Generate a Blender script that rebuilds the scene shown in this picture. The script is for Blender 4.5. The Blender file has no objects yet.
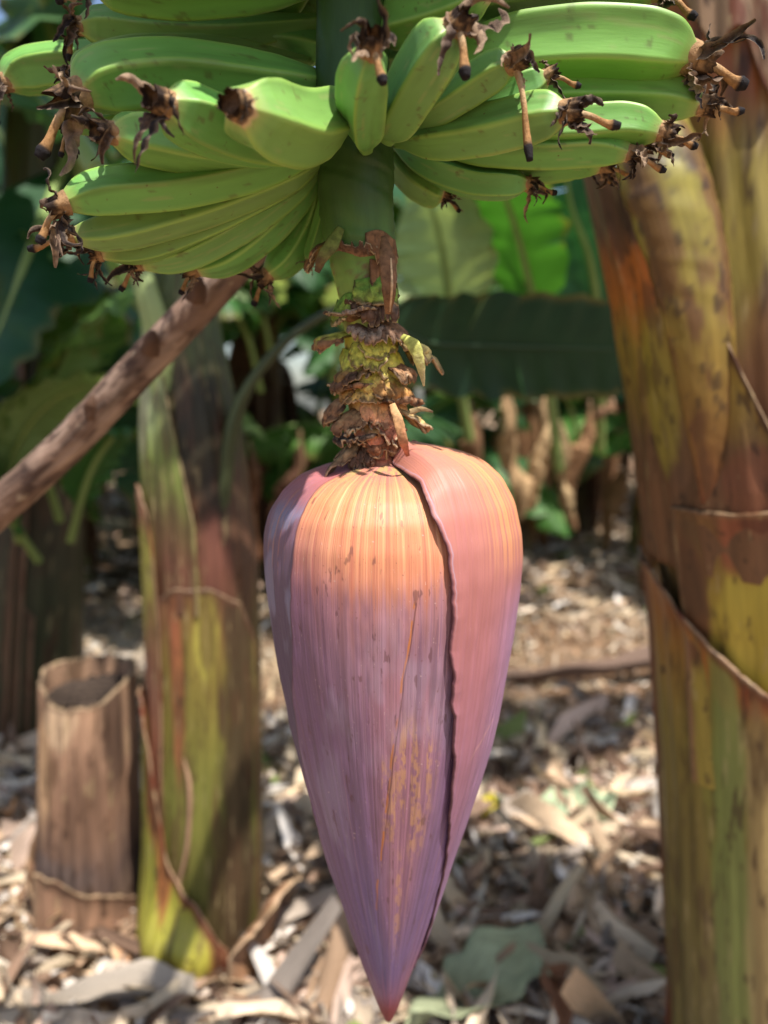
import bpy, math, random
import numpy as np
from mathutils import Vector

random.seed(7)
rng = np.random.default_rng(7)
SC = bpy.context.scene
COL = SC.collection
R = math.radians

# ------------------------------------------------------------------ camera frame
FPX = 740.0
CAMZ = 0.95
PITCH = R(8.5)
CF = np.array([0, math.cos(PITCH), -math.sin(PITCH)])
CU = np.array([0, math.sin(PITCH), math.cos(PITCH)])
CR = np.array([1.0, 0, 0])
CC = np.array([0, 0, CAMZ])


def W(px, py, Y):
    """world point at distance Y in front, and metres per pixel there"""
    d = CF + CR * (px - 384) / FPX + CU * (512 - py) / FPX
    t = Y / d[1]
    return CC + d * t


def mpp(px, py, Y):
    d = CF + CR * (px - 384) / FPX + CU * (512 - py) / FPX
    return (Y / d[1]) / FPX


def zof(py, Y):
    return W(384, py, Y)[2]


def lin(c):
    c = np.asarray(c, float) / 255.0
    return np.where(c <= 0.04045, c / 12.92, ((c + 0.055) / 1.055) ** 2.4)


# ------------------------------------------------------------------ noise
def _h(ix, iy, iz, seed):
    n = (ix * 374761393 + iy * 668265263 + iz * 2147483647 + seed * 974634777) & 0xFFFFFFFF
    n = ((n ^ (n >> 13)) * 1274126177) & 0xFFFFFFFF
    n = (n ^ (n >> 16)) & 0xFFFFFFFF
    return n / 4294967295.0


def vnoise(x, y, z=0.0, seed=0):
    x, y, z = np.broadcast_arrays(np.asarray(x, float), np.asarray(y, float), np.asarray(z, float))
    xi, yi, zi = np.floor(x).astype(np.int64), np.floor(y).astype(np.int64), np.floor(z).astype(np.int64)
    fx, fy, fz = x - xi, y - yi, z - zi
    fx, fy, fz = [f * f * (3 - 2 * f) for f in (fx, fy, fz)]
    out = 0
    for dx in (0, 1):
        for dy in (0, 1):
            for dz in (0, 1):
                w = (fx if dx else 1 - fx) * (fy if dy else 1 - fy) * (fz if dz else 1 - fz)
                out = out + w * _h(xi + dx, yi + dy, zi + dz, seed)
    return out


def fbm(x, y, z=0.0, seed=0, o=4):
    s, a, t = 0, 1.0, 0
    for k in range(o):
        s = s + a * vnoise(np.asarray(x) * 2 ** k, np.asarray(y) * 2 ** k, np.asarray(z) * 2 ** k, seed + k * 17)
        t += a
        a *= 0.55
    return s / t


def sstep(a, b, x):
    t = np.clip((np.asarray(x, float) - a) / (b - a + 1e-12), 0, 1)
    return t * t * (3 - 2 * t)


def mixc(c, d, f):
    return c * (1 - f[..., None]) + np.asarray(d) * f[..., None]


def spline(pts, n):
    """Catmull-Rom through rows of pts, n samples"""
    P = np.asarray(pts, float)
    P = np.vstack([2 * P[0] - P[1], P, 2 * P[-1] - P[-2]])
    k = len(P) - 3
    ts = np.linspace(0, k - 1e-9, n)
    i = ts.astype(int)
    t = (ts - i)[:, None]
    a, b, c, d = P[i], P[i + 1], P[i + 2], P[i + 3]
    return 0.5 * (2 * b + (c - a) * t + (2 * a - 5 * b + 4 * c - d) * t ** 2 + (3 * b - a - 3 * c + d) * t ** 3)


def frames(P, up=(0, 0, 1)):
    T = np.gradient(P, axis=0)
    T /= np.linalg.norm(T, axis=1)[:, None] + 1e-12
    N = np.zeros_like(P)
    u = np.asarray(up, float)
    n = u - T[0] * u.dot(T[0])
    if np.linalg.norm(n) < 1e-4:
        n = np.array([0, 1.0, 0]) - T[0] * T[0][1]
    N[0] = n / np.linalg.norm(n)
    for i in range(1, len(P)):
        n = N[i - 1] - T[i] * N[i - 1].dot(T[i])
        N[i] = n / (np.linalg.norm(n) + 1e-12)
    B = np.cross(T, N)
    return T, N, B


# ------------------------------------------------------------------ mesh builder
class MB:
    def __init__(s):
        s.v, s.c, s.uv, s.f, s.n = [], [], [], [], 0

    def grid(s, P, C, UV=None, close=False, cap=False):
        n, m = P.shape[:2]
        C = np.broadcast_to(np.asarray(C, float), (n, m, 3))
        if UV is None:
            u, v = np.meshgrid(np.linspace(0, 1, m), np.linspace(0, 1, n))
            UV = np.stack([u, v, u * 0], -1)
        idx = np.arange(n * m).reshape(n, m) + s.n
        nxt = np.roll(idx, -1, axis=1) if close else idx[:, 1:]
        cur = idx if close else idx[:, :-1]
        q = np.stack([cur[:-1], nxt[:-1], nxt[1:], cur[1:]], -1).reshape(-1, 4)
        s.f.extend(q.tolist())
        s.v.append(P.reshape(-1, 3)); s.c.append(C.reshape(-1, 3)); s.uv.append(UV.reshape(-1, 3))
        s.n += n * m
        if cap and close:
            for row, rev in ((0, True), (-1, False)):
                ctr = P[row].mean(0)
                s.v.append(ctr[None]); s.c.append(C[row].mean(0)[None]); s.uv.append(UV[row].mean(0)[None])
                ci = s.n; s.n += 1
                r = idx[row]
                for k in range(m):
                    a, b = int(r[k]), int(r[(k + 1) % m])
                    s.f.append([b, a, ci] if rev else [a, b, ci])

    def build(s, name, mat, parent=None, smooth=True, solid=0.0):
        me = bpy.data.meshes.new(name)
        V = np.vstack(s.v)
        me.from_pydata(V.tolist(), [], s.f)
        a = me.attributes.new('Col', 'FLOAT_COLOR', 'POINT')
        C = np.hstack([np.vstack(s.c), np.ones((len(V), 1))])
        a.data.foreach_set('color', C.astype(np.float32).ravel())
        b = me.attributes.new('UVW', 'FLOAT_VECTOR', 'POINT')
        b.data.foreach_set('vector', np.vstack(s.uv).astype(np.float32).ravel())
        if smooth:
            me.polygons.foreach_set('use_smooth', [True] * len(me.polygons))
        me.materials.append(mat)
        me.update()
        o = bpy.data.objects.new(name, me)
        COL.objects.link(o)
        if solid:
            md = o.modifiers.new('thickness', 'SOLIDIFY'); md.thickness = solid; md.offset = -1
        if parent is not None:
            o.parent = parent
            # meshes are authored in world space: keep them there
            o.matrix_parent_inverse = root_inv(parent)
        return o


def root_inv(p):
    from mathutils import Matrix
    m = Matrix.Identity(4)
    q = p
    while q is not None:
        m = Matrix.Translation(q.location) @ m
        q = q.parent if q.parent is not None and q.parent.type == 'EMPTY' else None
    return m.inverted() if p.type == 'EMPTY' else Matrix.Identity(4)


def empty(name, loc, label, cat, group=None):
    o = bpy.data.objects.new(name, None)
    o.empty_display_size = 0.05
    COL.objects.link(o)
    o.location = [float(x) for x in loc]
    tag(o, label, cat, group)
    return o


def tag(o, label, cat, group=None, kind=None):
    o['label'] = label
    if cat: o['category'] = cat
    if group: o['group'] = group
    if kind: o['kind'] = kind
    return o


def tube(mb, pts, radii, ring=14, n=30, color=(0.2, 0.2, 0.1), up=(0, 0, 1), flat=1.0, lump=0.0, seed=0, cap=True):
    P = spline(pts, n)
    rr = np.interp(np.linspace(0, 1, n), np.linspace(0, 1, len(radii)), radii)
    T, N, B = frames(P, up)
    a = np.linspace(0, 2 * math.pi, ring, endpoint=False)
    rad = rr[:, None] * np.ones(ring)[None]
    if lump:
        rad = rad * (1 + lump * (fbm(np.cos(a)[None] * 2 + 5, np.sin(a)[None] * 2 + np.arange(n)[:, None] * 0.35, 0, seed) - 0.5) * 2)
    Q = P[:, None] + rad[..., None] * (np.cos(a)[None, :, None] * N[:, None] * flat + np.sin(a)[None, :, None] * B[:, None])
    L = np.concatenate([[0], np.cumsum(np.linalg.norm(np.diff(P, axis=0), axis=1))])
    u, v = np.meshgrid(a / (2 * math.pi), L)
    UV = np.stack([np.cos(a)[None] * rr.mean() + u * 0, np.sin(a)[None] * rr.mean() + u * 0, v], -1)
    C = color(a[None] + v * 0, v / L[-1]) if callable(color) else color
    mb.grid(Q, C, UV, close=True, cap=cap)
    return P, T, N, B


# ------------------------------------------------------------------ materials
def new_mat(name):
    m = bpy.data.materials.new(name)
    m.use_nodes = True
    nt = m.node_tree
    nt.nodes.clear()
    return m, nt, nt.nodes, nt.links


def mat_vc(name, rough=0.6, spec=0.4, var=0.3, scale=(30, 30, 30), bump=0.2, bscale=(60, 60, 60), bdist=0.002,
           coords='UVW', trans=0.0, tcol=(1, 1, 1), sss=0.0, detail=6, coat=0.0, spots=None):
    m, nt, N, L = new_mat(name)
    out = N.new('ShaderNodeOutputMaterial')
    bs = N.new('ShaderNodeBsdfPrincipled')
    at = N.new('ShaderNodeAttribute'); at.attribute_name = 'Col'
    if coords == 'UVW':
        co = N.new('ShaderNodeAttribute'); co.attribute_name = 'UVW'; vec = co.outputs['Vector']
    else:
        co = N.new('ShaderNodeTexCoord'); vec = co.outputs['Object']

    def noise(sc, det):
        mp = N.new('ShaderNodeMapping'); mp.inputs['Scale'].default_value = sc
        L.new(vec, mp.inputs['Vector'])
        nz = N.new('ShaderNodeTexNoise'); nz.inputs['Scale'].default_value = 1.0; nz.inputs['Detail'].default_value = det
        nz.inputs['Roughness'].default_value = 0.62
        L.new(mp.outputs[0], nz.inputs['Vector'])
        return nz.outputs['Fac']
    f1 = noise(scale, detail)
    mr = N.new('ShaderNodeMapRange')
    mr.inputs['From Min'].default_value = 0.28; mr.inputs['From Max'].default_value = 0.72
    mr.inputs['To Min'].default_value = 1 - var; mr.inputs['To Max'].default_value = 1 + var * 0.8
    L.new(f1, mr.inputs['Value'])
    mul = N.new('ShaderNodeVectorMath'); mul.operation = 'SCALE'
    L.new(at.outputs['Color'], mul.inputs[0]); L.new(mr.outputs[0], mul.inputs['Scale'])
    col = mul.outputs[0]
    if spots:
        sc, thr, scol = spots
        f2 = noise(sc, 3)
        rp = N.new('ShaderNodeMapRange'); rp.inputs['From Min'].default_value = thr; rp.inputs['From Max'].default_value = thr + 0.05
        L.new(f2, rp.inputs['Value'])
        mx = N.new('ShaderNodeMix'); mx.data_type = 'RGBA'
        L.new(rp.outputs[0], mx.inputs['Factor']); L.new(col, mx.inputs['A']); mx.inputs['B'].default_value = (*scol, 1)
        col = mx.outputs['Result']
    L.new(col, bs.inputs['Base Color'])
    bs.inputs['Roughness'].default_value = rough
    bs.inputs['Specular IOR Level'].default_value = spec
    if coat:
        bs.inputs['Coat Weight'].default_value = coat; bs.inputs['Coat Roughness'].default_value = 0.45
    if sss:
        bs.inputs['Subsurface Weight'].default_value = sss
        bs.inputs['Subsurface Radius'].default_value = (0.6, 0.9, 0.3)
        bs.inputs['Subsurface Scale'].default_value = 0.006
    if bump:
        fb = noise(bscale, 5)
        bp = N.new('ShaderNodeBump'); bp.inputs['Strength'].default_value = bump; bp.inputs['Distance'].default_value = bdist
        L.new(fb, bp.inputs['Height']); L.new(bp.outputs[0], bs.inputs['Normal'])
    sh = bs.outputs[0]
    if trans:
        tr = N.new('ShaderNodeBsdfTranslucent')
        tm = N.new('ShaderNodeMix'); tm.data_type = 'RGBA'; tm.blend_type = 'MULTIPLY'; tm.inputs['Factor'].default_value = 1
        L.new(col, tm.inputs['A']); tm.inputs['B'].default_value = (*tcol, 1)
        L.new(tm.outputs['Result'], tr.inputs['Color'])
        ms = N.new('ShaderNodeMixShader'); ms.inputs[0].default_value = trans
        L.new(sh, ms.inputs[1]); L.new(tr.outputs[0], ms.inputs[2]); sh = ms.outputs[0]
    L.new(sh, out.inputs[0])
    return m


M_ban = mat_vc('banana_skin', rough=0.46, spec=0.4, var=0.10, scale=(120, 120, 25), bump=0.12, bscale=(500, 500, 60),
               bdist=0.0008, sss=0.15, spots=((260, 260, 260), 0.70, tuple(lin((88, 84, 40)))))
M_dry = mat_vc('withered_flower', rough=0.85, spec=0.2, var=0.45, scale=(300, 300, 300), bump=0.8, bscale=(600, 600, 600),
               bdist=0.001, coords='OBJ')
M_bud = mat_vc('bud_bract', rough=0.5, spec=0.35, var=0.10, scale=(220, 4, 1), bump=0.35, bscale=(150, 2.5, 1), bdist=0.0012,
               sss=0.08, coat=0.05)
M_stalk = mat_vc('stalk_skin', rough=0.5, spec=0.4, var=0.22, scale=(90, 90, 14), bump=0.3, bscale=(300, 300, 90), bdist=0.001)
M_rem = mat_vc('bract_stub', rough=0.7, spec=0.3, var=0.55, scale=(260, 260, 260), bump=0.6, bscale=(320, 320, 320),
               bdist=0.0012, coords='OBJ', trans=0.12)
M_sheath = mat_vc('leaf_sheath', rough=0.46, spec=0.32, var=0.32, scale=(90, 90, 5), bump=0.35, bscale=(160, 160, 5),
                  bdist=0.002, spots=((45, 45, 30), 0.69, tuple(lin((62, 40, 24)))))
M_drysheath = mat_vc('dry_sheath', rough=0.85, spec=0.2, var=0.5, scale=(60, 60, 6), bump=0.7, bscale=(110, 110, 9), bdist=0.004)
M_leaf = mat_vc('banana_leaf', rough=0.5, spec=0.3, var=0.16, scale=(2, 90, 1), bump=0.3, bscale=(1.5, 130, 1), bdist=0.003,
                trans=0.32, tcol=(1.45, 1.35, 0.6))
M_deadleaf = mat_vc('dead_leaf', rough=0.9, spec=0.15, var=0.45, scale=(3, 40, 1), bump=0.6, bscale=(3, 60, 1), bdist=0.006,
                    trans=0.18, tcol=(1.2, 1, 0.7))
M_mid = mat_vc('leaf_midrib', rough=0.5, spec=0.4, var=0.15, scale=(60, 60, 8), bump=0.2, bscale=(90, 90, 8))
M_wood = mat_vc('weathered_pole', rough=0.85, spec=0.2, var=0.42, scale=(110, 110, 14), bump=0.9, bscale=(160, 160, 22), bdist=0.004,
                spots=((60, 60, 30), 0.64, tuple(lin((150, 132, 112)))))
M_litter = mat_vc('leaf_litter', rough=0.88, spec=0.15, var=0.3, scale=(25, 3, 1), bump=0.5, bscale=(30, 3, 1), bdist=0.004,
                  trans=0.12, tcol=(1.1, 1, 0.8))


# ================================================================== GROUND
def ground_z(x, y):
    return 0.05 * (fbm(np.asarray(x) * 0.8 + 9, np.asarray(y) * 0.8 + 4, 0, 3, 3) - 0.5)


def make_ground():
    mb = MB()
    xs = np.concatenate([np.linspace(-40, -4.2, 18), np.linspace(-4, 4, 120), np.linspace(4.2, 40, 18)])
    ys = np.concatenate([np.linspace(-12, -0.2, 8), np.linspace(0, 8, 120), np.linspace(8.2, 70, 24)])
    X, Y = np.meshgrid(xs, ys)
    near = sstep(12, 6, np.hypot(X, Y))
    Z = (ground_z(X, Y) + 0.02 * (fbm(X * 5, Y * 5, 0, 8) - 0.5)) * near
    n = fbm(X * 1.3, Y * 1.3, 0, 21)
    C = mixc(np.broadcast_to(lin((122, 96, 74)), X.shape + (3,)), lin((168, 146, 120)), sstep(0.4, 0.65, n))
    C = mixc(C, lin((205, 200, 190)), sstep(2.4, 2.9, Y) * sstep(3.6, 3.0, Y) * sstep(-0.5, -0.75, X) * sstep(-1.7, -1.4, X) * 0.8)  # pale patch: sunlit ground put into the soil colour
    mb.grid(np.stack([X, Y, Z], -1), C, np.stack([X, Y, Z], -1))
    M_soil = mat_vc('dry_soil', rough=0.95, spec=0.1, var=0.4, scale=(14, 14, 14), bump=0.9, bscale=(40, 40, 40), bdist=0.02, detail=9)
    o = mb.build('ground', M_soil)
    o['kind'] = 'structure'; o['label'] = 'dry brown soil of the banana grove'


make_ground()

PAL = [lin(c) for c in ((206, 184, 156), (196, 168, 136), (166, 136, 108), (220, 206, 184), (200, 180, 150), (140, 114, 94), (104, 82, 66),
                        (176, 160, 142), (206, 184, 150), (186, 160, 140), (140, 128, 116), (222, 212, 198))]


def litter_piece(mb, x, y, z, ln, wd, yaw, tilt, curl, col, seed, nu=5, nv=10):
    v = np.linspace(-0.5, 0.5, nv)[:, None]
    u = np.linspace(-0.5, 0.5, nu)[None]
    q = np.sin(seed * 7.1 + v * 13) * .22 + np.sin(seed * 3.3 + v * 29) * .14
    q2 = np.sin(seed * 5.7 + v * 11 + 2) * .22 + np.sin(seed * 9.3 + v * 25) * .14
    w = wd * (1 - 0.8 * np.abs(2 * v) ** 2.6) * (1 + np.where(u < 0, q, q2))
    lx = v * ln + u * wd * .3 * np.sin(seed)
    bendy = curl[2] * .10 * ln * np.sin(3 * v + seed)
    ly = u * w + bendy
    fold = np.abs(u) if math.sin(seed * 13) > 0 else u * u * 2
    lz = curl[0] * ln * (v ** 2 - 0.08) + curl[1] * w * fold + curl[2] * u * v * wd * 1.5 + \
        0.10 * wd * np.sin(v * 17 + seed) * np.cos(u * 5 + seed) + .05 * ln * curl[0] * np.sin(v * 6 + seed * 2)
    ct, st = math.cos(tilt), math.sin(tilt)
    X = lx * ct - lz * st
    Z = lx * st + lz * ct
    cy, sy = math.cos(yaw), math.sin(yaw)
    P = np.stack([x + X * cy - ly * sy, y + X * sy + ly * cy, z + Z], -1)
    UV = np.stack([u + v * 0 + seed, v * ln * 10 + u * 0, u * 0 + v * 0], -1)
    C = np.asarray(col) * (0.8 + .4 * (np.sin(v * 8 + seed * 4) * .5 + .5) * (1 - .3 * np.abs(u)))[..., None]
    mb.grid(P, C, UV)


def make_litter():
    mb = MB()
    r = random.Random(11)

    def scatter(n, x0, x1, y0, y1, smin, smax):
        for i in range(n):
            x = r.uniform(x0, x1); y = r.uniform(y0, y1)
            # the bare strip between the rows
            band = math.exp(-((y - 2.50 - 0.05 * x) / 0.56) ** 4)
            if r.random() < band * 0.985: continue
            if abs(x) > 0.95 * y + 0.4: continue
            ln = r.uniform(smin, smax) * (1.0 if r.random() < 0.8 else 1.5)
            wd = ln * (r.uniform(0.05, 0.14) if r.random() < .72 else r.uniform(.14, .32))
            if ln > .13: wd = min(wd, ln * r.uniform(.07, .2))
            c = PAL[r.randrange(len(PAL))] * r.uniform(0.8, 1.3) * np.array([.98, 1.0, 1.06])
            if r.random() < 0.02: c = lin((128, 140, 84))
            z = float(ground_z(x, y)) + r.uniform(0.002, 0.05) * (1 + 0.6 * (y > 3))
            litter_piece(mb, x, y, z, ln, wd, r.uniform(0, 6.28), r.gauss(0, 0.28),
                         (r.uniform(-0.5, 0.8), r.uniform(-1.0, 1.6), r.uniform(-1.8, 1.8)), c, r.uniform(0, 50))
    scatter(6500, -1.5, 1.5, 0.75, 2.3, 0.04, 0.14)
    scatter(1700, -1.3, 1.3, 0.75, 2.1, 0.14, 0.30)
    scatter(5200, -3.6, 3.6, 2.2, 4.6, 0.05, 0.16)
    scatter(4200, -6, 6, 4.5, 9, 0.10, 0.32)
    o = mb.build('leaf_litter', M_litter)
    tag(o, 'pale dry banana leaf litter covering the ground', None, kind='stuff')
    # crumbly small debris, fine fibres
    mb = MB()
    for i in range(9000):
        x = r.uniform(-1.6, 1.6); y = r.uniform(0.8, 3.4)
        if abs(x) > 0.7 * y + 0.2: continue
        ln = r.uniform(0.015, 0.05) if i % 3 else r.uniform(.06, .16)
        litter_piece(mb, x, y, float(ground_z(x, y)) + r.uniform(0.004, 0.03), ln, ln * (r.uniform(0.12, 0.5) if i % 3 else r.uniform(.03, .09)), r.uniform(0, 6.28),
                     r.gauss(0, 0.4), (r.uniform(-0.9, 1.4), 0.3, 0.6), PAL[r.randrange(len(PAL))] * r.uniform(0.45, 1.1), i, 3, 6)
    o = mb.build('plant_debris', M_litter)
    tag(o, 'small crumbled dry bits and fibres among the leaf litter', None, kind='stuff')


make_litter()


# ================================================================== BANANA LEAF
def leaf_mesh(base, pts, width, seed, color, tears=8, fold=0.25, droop=0.0, roll=0.0, dead=False, n_per=5, nw=7, petiole=0.12,
              rib=0.012, wpow=0.55, mc=None):
    """blade + midrib along pts (world points). returns (blade MB, midrib MB)"""
    r = random.Random(seed)
    NS = 120
    P = spline(pts, NS)
    T = np.gradient(P, axis=0); T /= np.linalg.norm(T, axis=1)[:, None]
    Z = np.array([0, 0, 1.0])
    S = np.cross(T, Z)
    for i in range(NS):
        if np.linalg.norm(S[i]) < 0.15: S[i] = S[i - 1] if i else np.array([1.0, 0, 0])
    S /= np.linalg.norm(S, axis=1)[:, None]
    for i in range(1, NS):
        if S[i].dot(S[i - 1]) < 0: S[i] = -S[i]
    S = np.array([S[max(0, i - 6):i + 7].mean(0) for i in range(NS)])
    Nn = np.cross(S, T)
    cr, sr = math.cos(roll), math.sin(roll)
    S, Nn = S * cr + Nn * sr, Nn * cr - S * sr

    def at(A, s):
        f = np.clip(s, 0, 1) * (NS - 1)
        i = np.minimum(f.astype(int), NS - 2)
        t = (f - i)[..., None]
        return A[i] * (1 - t) + A[i + 1] * t
    blade, mid = MB(), MB()
    base_c = lin(color)
    for side in (-1, 1):
        cuts = sorted([petiole] + [r.uniform(petiole + 0.04, 0.97) for _ in range(tears)] + [1.0])
        off = r.uniform(-0.1, 0.1)
        for a, b in zip(cuts[:-1], cuts[1:]):
            if b - a < 0.012: continue
            off = 0.6 * off + r.uniform(-0.22, 0.22)
            k = max(3, int((b - a) * 34) + 2)
            depth = r.uniform(0.5, 1.0)
            s = np.linspace(a, b, k)[:, None]
            w = np.linspace(0, 1, nw)[None]
            gap = (sstep(1 - depth, 1, w)) * 0.010
            sc = (a + b) / 2
            ss = sc + (s - sc) * (1 - gap / max(b - a, 0.03) * 0.9) + 0.06 * w * (1 - s)
            prof = np.clip(np.sin(math.pi * np.clip((s - petiole) / (1 - petiole), 0.002, 0.998) ** 0.85), 0, 1) ** wpow
            wid = width * prof * w * (1 + 0.05 * np.sin(s * 60 + seed))
            ang = fold - droop * w ** 1.3 * (1 + off * 2) - (0.5 * off) * w
            if dead: ang = ang - 1.1 * w * (0.7 + 0.5 * fbm(s * 4 + seed, w * 0, 0, seed)) - 0.4
            base_p = at(P, ss)
            Sv, Nv = at(S, ss), at(Nn, ss)
            rip = 0.010 * np.sin(s * 75 + side * 2 + seed) * w if not dead else 0.03 * (fbm(s * 5 + seed, w * 4 + side * 7, 0, seed + 1) - .5) * w + .012 * np.sin(w * 11 + seed + 2 * np.sin(s * 6))
            if dead: wid = wid * (.6 + .8 * fbm(s * 9 + seed, 0 * w, 0, seed + 4))
            Q = base_p + Sv * (side * wid * np.cos(ang))[..., None] + Nv * (wid * np.sin(ang) + rip)[..., None]
            n = fbm(s * 14 + seed, w * 3, 0, seed)
            C = np.broadcast_to(base_c, n.shape + (3,)) * (0.8 + 0.4 * n)[..., None]
            if not dead:
                C = mixc(C, lin((118, 104, 52)), sstep(0.90, 1.0, w + s * 0) * sstep(0.45, 0.6, n) * 0.8)
            UV = np.stack([w + s * 0 + side * 3, s + w * 0, s * 0 + w * 0], -1)
            blade.grid(Q, C, UV)
    mc = lin(mc) if mc else (lin((120, 140, 76)) if not dead else lin((110, 86, 60)))
    Pm = P - Nn * 0.004
    rr = rib * np.linspace(1.5, 0.25, NS)
    a = np.linspace(0, 2 * math.pi, 9)[:-1]
    Q = Pm[:, None] + rr[:, None, None] * (np.cos(a)[None, :, None] * S[:, None] + np.sin(a)[None, :, None] * Nn[:, None])
    uu = np.stack([np.cos(a)[None] * 0.01 + np.zeros((NS, 1)), np.sin(a)[None] * 0.01 + np.zeros((NS, 1)),
                   np.linspace(0, 1, NS)[:, None] + 0 * a[None]], -1)
    mid.grid(Q, mc, uu, close=True, cap=True)
    return blade, mid


def add_leaf(parent, pts, width, seed, color, label=None, dead=False, **k):
    bl, md = leaf_mesh(None, pts, width, seed, color, dead=dead, **k)
    o = bl.build('dead_leaf' if dead else 'leaf', M_deadleaf if dead else M_leaf, parent)
    if label: o['label'] = label
    md.build('midrib', M_mid, o)
    return o


def arc(base, az, length, rise, fall, n=6):
    """path that leaves base going up and out along azimuth az and bends down"""
    d = np.array([math.sin(az), math.cos(az), 0.0])
    p = np.array(base, float); out = [p.copy()]
    for i in range(n):
        el = rise - (rise + fall) * ((i + 0.5) / n) ** 0.9
        p = p + (d * math.cos(el) + np.array([0, 0, math.sin(el)])) * length / n
        out.append(p.copy())
    return out


# ================================================================== PSEUDOSTEM SHELLS
class Stem:
    """axis and radius by height; rows (px_center, py, rpx) at distance Y"""
    def __init__(s, rows, Y):
        s.Y = Y
        pts = []
        for px, py, rp in rows:
            p = W(px, py, Y); pts.append((p[2], p[0], rp * mpp(px, py, Y)))
        pts.sort()
        s.z = np.array([p[0] for p in pts]); s.x = np.array([p[1] for p in pts]); s.r = np.array([p[2] for p in pts])

    def at(s, z):
        return np.interp(z, s.z, s.x), np.interp(z, s.z, s.r)

    def zz(s, py):
        return zof(py, s.Y)

    def shell(s, mb, a0, a1, bot, top, off, paint, na=60, nz=60, flare=0.0, wav=0.0, seed=0, bulge=None, close=False):
        """bot, top: [(angle deg, py)], off in metres, paint(a_deg, py_equiv, vtop) -> colour"""
        ad = np.linspace(a0, a1, na, endpoint=not close)
        zt = s.zz_arr(np.interp(ad, [t[0] for t in top], [t[1] for t in top])) if not np.isscalar(top) else np.full(na, s.zz(top))
        zb = s.zz_arr(np.interp(ad, [t[0] for t in bot], [t[1] for t in bot])) if not np.isscalar(bot) else np.full(na, s.zz(bot))
        kz = np.hanning(max(5, na // 9) | 1); kz /= kz.sum(); pz = len(kz) // 2
        if not close: zt = np.convolve(np.pad(zt, pz, mode='reflect', reflect_type='odd'), kz, 'valid')
        if wav: zt = zt + 0.5 * wav * .5 * (fbm(ad * 0.5, 0 * ad, 0, seed + 70) - 0.5)
        if wav: zt = zt + wav * (fbm(ad * 0.045, 0 * ad, 0, seed) - 0.5)
        v = np.linspace(0, 1, nz)[:, None]
        Z = zb[None] + (zt - zb)[None] * v
        cx, r = s.at(Z)
        A = np.radians(ad)[None] + 0 * v
        dtop = (zt[None] - Z)
        dmar = np.minimum(np.abs(ad - a0), np.abs(a1 - ad))[None] * 0.0017 + 0 * v
        edge = np.minimum(dtop, dmar) if not close else dtop
        rr = r + off + flare * np.exp(-edge / 0.02) + 0.004 * (fbm(A * 2.2, Z * 5, 0, seed) - 0.5) + 0.0012 * np.sin(A * 23 + seed + 4 * fbm(A * 2, Z * 3, 0, seed))
        if bulge is not None: rr = rr + bulge(ad[None] + 0 * v, Z)
        P = np.stack([cx + rr * np.sin(A), s.Y - rr * np.cos(A), Z], -1)
        py = 512 - FPX * ((Z - CAMZ) * math.cos(PITCH) + s.Y * math.sin(PITCH)) / (s.Y * math.cos(PITCH) - (Z - CAMZ) * math.sin(PITCH))
        C = paint(ad[None] + 0 * v, py, edge)
        UV = np.stack([np.sin(A) * r, np.cos(A) * r, Z], -1)
        mb.grid(P, C, UV, close=close)

    def zz_arr(s, pys):
        return np.array([s.zz(p) for p in pys])


def painter(stops, blobs=(), seed=0, edgecol=(92, 60, 38), edgew=0.012, nz=0.35, streak=0.5):
    """stops: [(py, rgb)], blobs: [(a, py, ra, rpy, rgb, strength)]"""
    ys = [t[0] for t in stops]
    cs = np.array([lin(t[1]) for t in stops])

    def f(a, py, edge):
        jit = (fbm(a * 0.05, py * 0.012, 0, seed) - 0.5)
        pj = py + jit * 60
        C = np.stack([np.interp(pj, ys, cs[:, k]) for k in range(3)], -1)
        st = fbm(a * 0.28, py * 0.006, 0, seed + 5)
        C = C * (1 + streak * (st - 0.5))[..., None]
        for ba, by, ra, ry, rgb, sg in blobs:
            nn = (fbm(a * 0.09, py * 0.02, 0, seed + 9) - 0.5) * 1.3
            d = ((a - ba) / ra) ** 2 + ((py - by) / ry) ** 2
            C = mixc(C, lin(rgb), sg * sstep(1.25, 0.45, d + nn))
        if edgecol is not None:
            wn = edgew * (0.4 + 1.2 * fbm(a * 0.1, py * 0.03, 0, seed + 2))
            C = mixc(C, lin(edgecol), sstep(1.0, 0.3, edge / wn))
            C = mixc(C, lin((160, 136, 106)), sstep(1.0, 0.3, edge / 0.0015) * 0.6 * sstep(.3, .5, fbm(a * .16, py * .03, 0, seed + 31)))
        # speckled bruises and fungus freckles
        C = mixc(C, lin((58, 38, 26)), sstep(.66, .74, fbm(a * .32, py * .05, 0, seed + 41)) * .75)
        C = mixc(C, lin((74, 52, 34)), sstep(.60, .72, fbm(a * .10, py * .016, 0, seed + 43, 5)) * .6)
        C = mixc(C, lin((170, 152, 110)), sstep(.70, .76, fbm(a * .45 + 7, py * .03, 0, seed + 47)) * .35)
        return C
    return f


# ================================================================== RIGHT PLANT (close)
RP = Stem([(790, 1500, 110), (792, 1024, 106), (786, 800, 108), (785, 620, 117), (778, 480, 129), (765, 340, 124), (752, 200, 112),
           (745, 0, 100), (745, -300, 90), (745, -900, 80)], 0.80)
right_plant = empty('banana_plant', (RP.x[0], 0.80, 0), 'large banana pseudostem with olive and red brown sheaths at the right edge', 'banana plant')


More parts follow.
